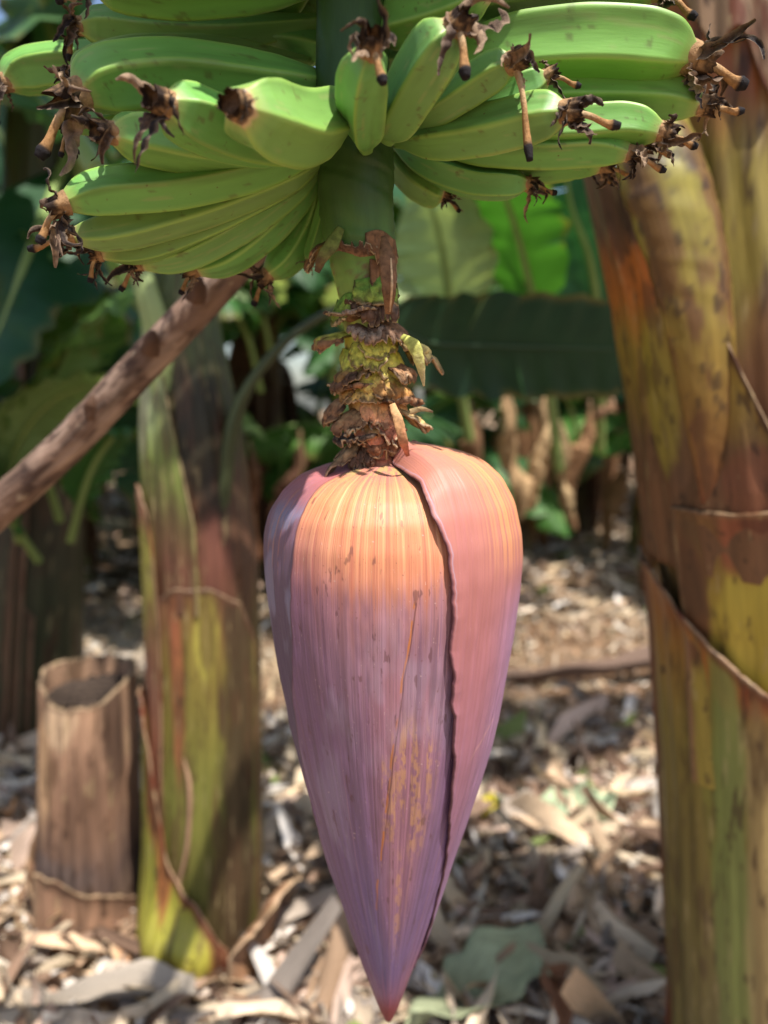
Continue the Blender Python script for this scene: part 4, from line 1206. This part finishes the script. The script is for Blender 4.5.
def bg_plant(x, y, seed, label, h=1.5, nl=7, ll=1.5, dead=4, r=.085, lean=0.0, dcol=None, name='banana_plant', cat='banana plant', group=None, az0=None):
    q = random.Random(seed)
    t = empty(name, (x, y, 0), label, cat, group)
    mb = MB()
    cols = [(96, 100, 54), (110, 92, 58), (84, 72, 50), (120, 124, 66)]
    c0 = lin(q.choice(cols)); c1 = lin(q.choice(cols))

    def cf(a, v):
        n = fbm(a * 1.2 + seed, v * 7, 0, seed)
        C = mixc(np.broadcast_to(c0, n.shape + (3,)), c1, sstep(.4, .6, n))
        return mixc(C, lin((70, 46, 34)), sstep(.5, .62, fbm(a * .9, v * 12, 0, seed + 3)) * .8)
    top = np.array([x + lean, y, h])
    tube(mb, [(x, y, -.03), (x + lean * .2, y, h * .3), (x + lean * .6, y, h * .7), top], [r * 1.25, r * 1.05, r * .85, r * .6], 24, 60, cf, up=(0, -1, 0), lump=.10, seed=seed)
    mb.build('pseudostem', M_sheath, t)
    for i in range(nl):
        az = (i * 2.4 + q.uniform(-.4, .4) + seed) if az0 is None else az0[i]
        L = ll * q.uniform(.8, 1.15)
        add_leaf(t, arc(top + np.array([0, 0, -.12 + .05 * i]), az, L, q.uniform(.7, 1.35), q.uniform(.3, 1.25)), q.uniform(.2, .29), seed * 10 + i, q.choice(GREENS),
                 tears=q.randint(5, 16), fold=q.uniform(-.2, .35), droop=q.uniform(.1, .8), roll=q.uniform(-.25, .25), rib=.013)
    for i in range(dead):
        az = q.uniform(0, 6.28)
        d = np.array([math.sin(az), math.cos(az), 0])
        b = top * 1.0 + np.array([0, 0, -.15 * q.random() - .1]); b[2] = h * q.uniform(.7, .95)
        L = h * q.uniform(.6, .85)
        pts = [b, b + d * .12 + np.array([0, 0, .03]), b + d * .2 + np.array([0, 0, -.12]), b + d * .22 + np.array([0, 0, -L * .5]), b + d * .2 + np.array([0, 0, -L])]
        add_leaf(t, pts, q.uniform(.07, .13), seed * 10 + 50 + i, q.choice(dcol or [(150, 118, 84), (120, 88, 62), (176, 144, 106), (96, 70, 52)]), dead=True, tears=8, rib=.008)
    return t


bg_plant(0.80, 4.35, 1, 'banana plant with hanging tan dead leaves behind the right of the bud', h=1.15, nl=6, ll=1.1, dead=9, r=.06)
P2 = bg_plant(-0.95, 3.6, 2, 'leafy banana plant in the background between the pole and the left pseudostem', h=1.2, nl=9, ll=1.3, dead=4)
P3 = bg_plant(-0.60, 3.9, 3, 'dark brown banana pseudostem behind the gap between the left pseudostem and the bud', h=1.4, nl=5, ll=1.2, dead=5, r=.08, az0=[1.2, .2, 2.0, 2.8, 0.6], dcol=[(96, 70, 52), (72, 52, 40)])
back_right = bg_plant(1.35, 3.2, 4, 'banana plant mostly hidden behind the big right pseudostem', h=1.4, nl=4, ll=1.3, dead=5, az0=[1.0, 1.7, 2.4, .3])
P5 = bg_plant(-1.75, 3.0, 5, 'banana plant at the far left background behind the dark mossy pseudostem', h=1.2, nl=10, ll=1.4, dead=6)
P6 = bg_plant(0.12, 4.3, 6, 'distant banana plant showing through behind the flower stalk', h=1.3, nl=10, ll=1.5, dead=8)
bg_plant(1.45, 5.3, 7, 'distant banana plant seen in the gap left of the big right pseudostem', h=1.2, nl=10, ll=1.5, dead=10)
bg_plant(-1.30, 4.4, 8, 'distant banana plant seen under the slanting pole', h=1.2, nl=10, ll=1.5, dead=8)
bg_plant(-3.0, 2.6, 9, 'banana plant beyond the left edge of the view', h=1.4, nl=8, ll=1.5, dead=5)
bg_plant(-2.7, 4.6, 10, 'banana plant far beyond the left edge of the view', h=1.4, nl=8, ll=1.6, dead=5)
# leaves of these plants that show in the gaps
qf = random.Random(77)
LCOL = [(126, 154, 96), (70, 112, 48), (96, 136, 64), (52, 92, 44), (146, 168, 120), (60, 100, 52)]  # paler greens stand in for sunlit leaf patches
for k in range(26):
    if k < 15:
        px, py = qf.uniform(0, 340), qf.uniform(200, 470); par = qf.choice([P2, P3, P5])
    else:
        px, py = qf.uniform(400, 620), qf.uniform(190, 400); par = qf.choice([P6, back_right])
    Yk = qf.uniform(2.5, 3.6) if par is not P6 else qf.uniform(3.0, 3.9)
    sx = qf.choice([-1, 1]); L = qf.uniform(60, 110)
    add_leaf(par, [W(px, py + L * .9, Yk + .25), W(px + sx * L * .15, py + L * .3, Yk + .15), W(px + sx * L * .45, py - L * .1, Yk), W(px + sx * L * .9, py - L * .05, Yk - .12), W(px + sx * L * 1.3, py + L * .35, Yk - .25)],
             qf.uniform(.12, .19), 700 + k, qf.choice(LCOL), tears=qf.randint(2, 9), fold=qf.uniform(-.1, .4), droop=qf.uniform(.1, .6), roll=qf.uniform(-.6, .6), rib=.008, petiole=.2)
# low leafy suckers that close the space under the crowns
sg = 'low leafy suckers in the background'
for i, (x, y, hh, lb) in enumerate(((-1.75, 2.5, .42, 'low leafy banana sucker left of the mossy pseudostem'), (-1.6, 3.9, .5, 'low leafy banana sucker at the far left beyond the mossy pseudostem'),
                                    (0.10, 3.5, .5, 'low leafy banana sucker hidden mostly by the flower bud'), (0.75, 4.7, .45, 'low leafy banana sucker under the dead leaves on the right'),
                                    (1.5, 4.3, .6, 'low leafy banana sucker beyond the right pseudostem'), (-0.4, 4.4, .6, 'low leafy banana sucker seen left of the flower stalk'))):
    bg_plant(x, y, 60 + i, lb, h=hh, nl=8, ll=.95, dead=2, r=.05, name='banana_sucker', cat='banana plant', group=sg)
rowgrp = 'banana plants of the far row closing off the view'
for i, x in enumerate((-4.6, -3.7, -2.8, -1.9, -1.1, -0.3, 0.5, 1.3, 2.1, 3.0, 3.9, 4.8)):
    bg_plant(x, 5.9 + .5 * (i % 3), 20 + i, 'banana plant in the far row closing off the background', h=1.1 + .35 * (i % 2), nl=12, ll=1.7, dead=9, r=.1, group=rowgrp)

# ---- leaves placed from the photograph, as parts of plants near them
add_leaf(mid_plant, [W(352, 300, 1.24), W(420, 340, 1.36), W(500, 346, 1.42), W(580, 348, 1.46), W(650, 352, 1.50), W(720, 372, 1.56)], .098, 301, (36, 64, 40), tears=1, fold=0, droop=.12, roll=1.35, rib=.003, petiole=.04, wpow=.25, mc=(46, 70, 42))
add_leaf(mid_plant, [W(100, 170, 1.21), W(60, 110, 1.32), W(10, 60, 1.42), W(-60, 20, 1.5), W(-150, 30, 1.6)], .20, 302, (50, 92, 50), tears=8, fold=.1, droop=.4, roll=-.3, rib=.012)
# big dark blade in front of the mossy stem
add_leaf(left_plant, [W(70, 150, 1.9), W(30, 250, 1.62), W(0, 330, 1.56), W(-40, 420, 1.55), W(-90, 520, 1.6)], .21, 303, (34, 74, 40), tears=3, fold=.05, droop=.2, roll=.25, rib=.01, petiole=.02)
add_leaf(left_plant, [W(40, 300, 1.95), W(80, 180, 1.9), W(60, 60, 1.8), W(30, -60, 1.7), W(10, -160, 1.6)], .22, 304, (60, 96, 58), tears=4, fold=.2, droop=.3, roll=.6, rib=.018)
add_leaf(left_plant, [W(60, 250, 2.0), W(120, 300, 2.1), W(150, 380, 2.15), W(165, 460, 2.2), W(170, 540, 2.25)], .20, 305, (44, 82, 50), tears=7, fold=.0, droop=.4, roll=.1, rib=.01, petiole=.02)
add_leaf(left_plant, [W(40, 200, 2.1), W(-10, 120, 2.2), W(-60, 60, 2.3), W(-120, 40, 2.4)], .24, 306, (40, 74, 46), tears=6, fold=.0, droop=.4, roll=.8, rib=.01, petiole=.02)
for k, (pts, wd, c) in enumerate((([(60, 520, 1.80), (40, 440, 1.70), (60, 360, 1.62), (110, 300, 1.58), (170, 290, 1.6)], .13, (104, 140, 72)),
        ([(20, 540, 1.80), (10, 470, 1.66), (40, 410, 1.60), (90, 385, 1.58), (140, 400, 1.6)], .10, (132, 160, 100)),  # pale colour imitates a small sunlit leaf
        ([(70, 540, 1.78), (90, 470, 1.7), (120, 430, 1.68), (150, 440, 1.7)], .09, (60, 104, 48)),
        ([(40, 560, 1.8), (0, 500, 1.66), (-30, 440, 1.6), (-70, 430, 1.58)], .12, (52, 92, 48)),
        ([(70, 420, 1.85), (80, 340, 1.75), (60, 270, 1.7), (10, 230, 1.66)], .12, (90, 128, 66)))):
    add_leaf(left_plant, [W(*p) for p in pts], wd, 320 + k, c, tears=5 + k, fold=.15, droop=.3, roll=(-.3, .4, .1, .6, -.1)[k], rib=.007, petiole=.12)
# leaves filling the gap between stalk and right pseudostem
add_leaf(back_right, [W(560, 470, 2.55), W(545, 350, 2.4), W(520, 240, 2.25), W(500, 180, 2.15), W(480, 120, 2.05)], .17, 311, (62, 118, 44), tears=5, fold=.1, droop=.2, roll=.2, rib=.012, petiole=.25)
add_leaf(back_right, [W(470, 440, 2.6), W(452, 340, 2.45), W(446, 270, 2.35), W(430, 200, 2.3), W(400, 130, 2.3)], .16, 312, (150, 172, 124), tears=7, fold=.2, droop=.1, roll=-.3, rib=.012, petiole=.2)  # pale tint puts sun glare into this blade's colour
add_leaf(back_right, [W(600, 450, 2.6), W(600, 340, 2.4), W(590, 260, 2.3), W(570, 200, 2.25), W(560, 120, 2.2)], .17, 313, (46, 92, 62), tears=6, fold=.2, droop=.3, roll=-.4, rib=.012, petiole=.2)
add_leaf(left_plant, [W(120, -60, 1.9), W(60, -20, 1.85), W(10, 40, 1.8), W(-40, 130, 1.8), W(-80, 220, 1.8)], .20, 316, (74, 108, 66), tears=4, fold=.1, droop=.2, roll=.3, rib=.01, petiole=.02)
# tan dead leaves hanging in the gap
for k, (x0, y0, x1, y1, Yk, wd, c) in enumerate(((505, 380, 520, 520, 2.9, .07, (170, 140, 104)), (545, 385, 530, 510, 3.0, .06, (196, 166, 126)), (470, 400, 485, 530, 3.1, .07, (120, 90, 66)),
        (590, 400, 575, 530, 3.0, .07, (142, 108, 78)), (560, 420, 570, 520, 2.8, .05, (176, 150, 112)), (250, 440, 262, 560, 3.1, .08, (104, 70, 50)), (300, 430, 290, 560, 3.2, .08, (88, 60, 46)), (610, 395, 600, 420, 2.4, .02, (150, 116, 90)))):
    add_leaf(back_right if x0 > 400 else P3, [W(x0, y0, Yk), W(x0 + (x1 - x0) * .3 + 5, y0 + (y1 - y0) * .33, Yk - .03), W(x0 + (x1 - x0) * .7 - 5, y0 + (y1 - y0) * .66, Yk), W(x1, y1, Yk)], wd, 360 + k, c, dead=True, tears=6, rib=.006, petiole=.05)
# crowns of the two near plants, above the frame: they throw the dappled shade
q = random.Random(5)
for i, (az, L, w_) in enumerate(((62, 1.7, .24), (-42, 1.5, .22), (-84, 1.6, .20), (125, 1.5, .22))):
    zt = W(745, -900, .80)
    add_leaf(right_plant, arc(zt + np.array([0, 0, .02 * i - .1]), R(az), L, q.uniform(.7, 1.1), q.uniform(.3, .8)), w_, 400 + i, q.choice(GREENS), tears=12, fold=.1, droop=.4, rib=.016)
for i, (az, L, w_) in enumerate(((138, .78, .21), (-75, 1.5, .22), (-140, 1.3, .2), (100, 1.3, .2))):
    zt = W(205, -420, 1.20)
    add_leaf(mid_plant, arc(zt + np.array([0, 0, .02 * i - .1]), R(az), L, q.uniform(.5, .9), q.uniform(.4, .9)), w_, 420 + i, q.choice(GREENS), tears=12, fold=.1, droop=.4, rib=.016)


# ================================================================== LOOSE ITEMS ON THE GROUND
def ground_leaf(name, label, cat, px, py, ln, wd, yaw, col, seed, mat=None, lift=.05, curl=(.3, .5, .8)):
    d = CF + CR * (px - 384) / FPX + CU * (512 - py) / FPX
    t = (CAMZ - lift) / -d[2]
    p = CC + d * t
    mb = MB()
    litter_piece(mb, p[0], p[1], p[2], ln, wd, yaw, .12, curl, lin(col), seed, 12, 26)
    o = mb.build(name, mat or M_litter, solid=.0015)
    return tag(o, label, cat)


ground_leaf('fallen_leaf', 'large pale green fallen leaf piece on the litter right of the bud', 'leaf', 556, 812, .24, .10, -.35, (166, 182, 148), 1)
ground_leaf('fallen_leaf', 'small bright yellow leaf on the litter beside the right edge of the bud', 'leaf', 490, 808, .07, .035, 1.2, (206, 190, 60), 2)
ground_leaf('fallen_leaf', 'grey green leaf sheet lying at the bottom edge right of the bud tip', 'leaf', 480, 992, .26, .11, .7, (150, 156, 124), 3)
ground_leaf('fallen_leaf', 'rusty brown curled leaf at the bottom edge right of centre', 'leaf', 556, 1000, .12, .05, 1.7, (150, 104, 76), 4, curl=(.3, 1.2, .5))
ground_leaf('dry_sheath_strip', 'long dark dry sheath strip lying across the bare soil', 'sheath strip', 590, 674, 1.1, .07, .02, (112, 92, 80), 5, M_drysheath, lift=.03, curl=(.02, 1.5, .2))
ground_leaf('dry_sheath_strip', 'grey flattened sheath lying along the bottom left corner', 'sheath strip', 60, 1004, .42, .045, -.16, (168, 156, 142), 6, M_drysheath, lift=.035, curl=(.10, 1.4, .8))
ground_leaf('dry_sheath_strip', 'tan twisted strip pointing up to the bud from the left pseudostem', 'sheath strip', 300, 870, .24, .025, .5, (190, 164, 136), 7, M_drysheath, lift=.08, curl=(.3, .9, 1))

# ================================================================== LIGHT, SKY, CAMERA
SUN = Vector((0.30, -0.42, 1.15)).normalized()
sd = bpy.data.lights.new('sun', 'SUN'); sd.energy = 5.0; sd.angle = R(0.53); sd.color = (1, .955, .88)
so = bpy.data.objects.new('sun', sd); COL.objects.link(so)
so.rotation_euler = SUN.to_track_quat('Z', 'Y').to_euler(); so.location = SUN * 10
w = bpy.data.worlds.new('World'); SC.world = w; w.use_nodes = True
nt = w.node_tree; nt.nodes.clear()
ow = nt.nodes.new('ShaderNodeOutputWorld'); bg = nt.nodes.new('ShaderNodeBackground'); sk = nt.nodes.new('ShaderNodeTexSky')
sk.sky_type = 'NISHITA'; sk.sun_disc = False
sk.sun_elevation = math.asin(SUN.z); sk.sun_rotation = math.atan2(SUN.x, SUN.y)
sk.air_density = 1.0; sk.dust_density = 2.0; sk.ozone_density = 0.8
bg.inputs['Strength'].default_value = 0.11
nt.links.new(sk.outputs[0], bg.inputs[0]); nt.links.new(bg.outputs[0], ow.inputs[0])

cd = bpy.data.cameras.new('camera'); co = bpy.data.objects.new('camera', cd); COL.objects.link(co)
cd.sensor_fit = 'VERTICAL'; cd.sensor_height = 36; cd.lens = FPX / 1024 * 36
co.location = CC; co.rotation_euler = (R(90) - PITCH, 0, 0)
cd.clip_start = .01; cd.clip_end = 500
cd.dof.use_dof = True; cd.dof.focus_distance = .365; cd.dof.aperture_fstop = 4.6
SC.camera = co
SC.view_settings.view_transform = 'Standard'; SC.view_settings.look = 'None'
SC.view_settings.exposure = 0.84; SC.view_settings.gamma = 1
SC.cycles.max_bounces = 8; SC.cycles.transparent_max_bounces = 8
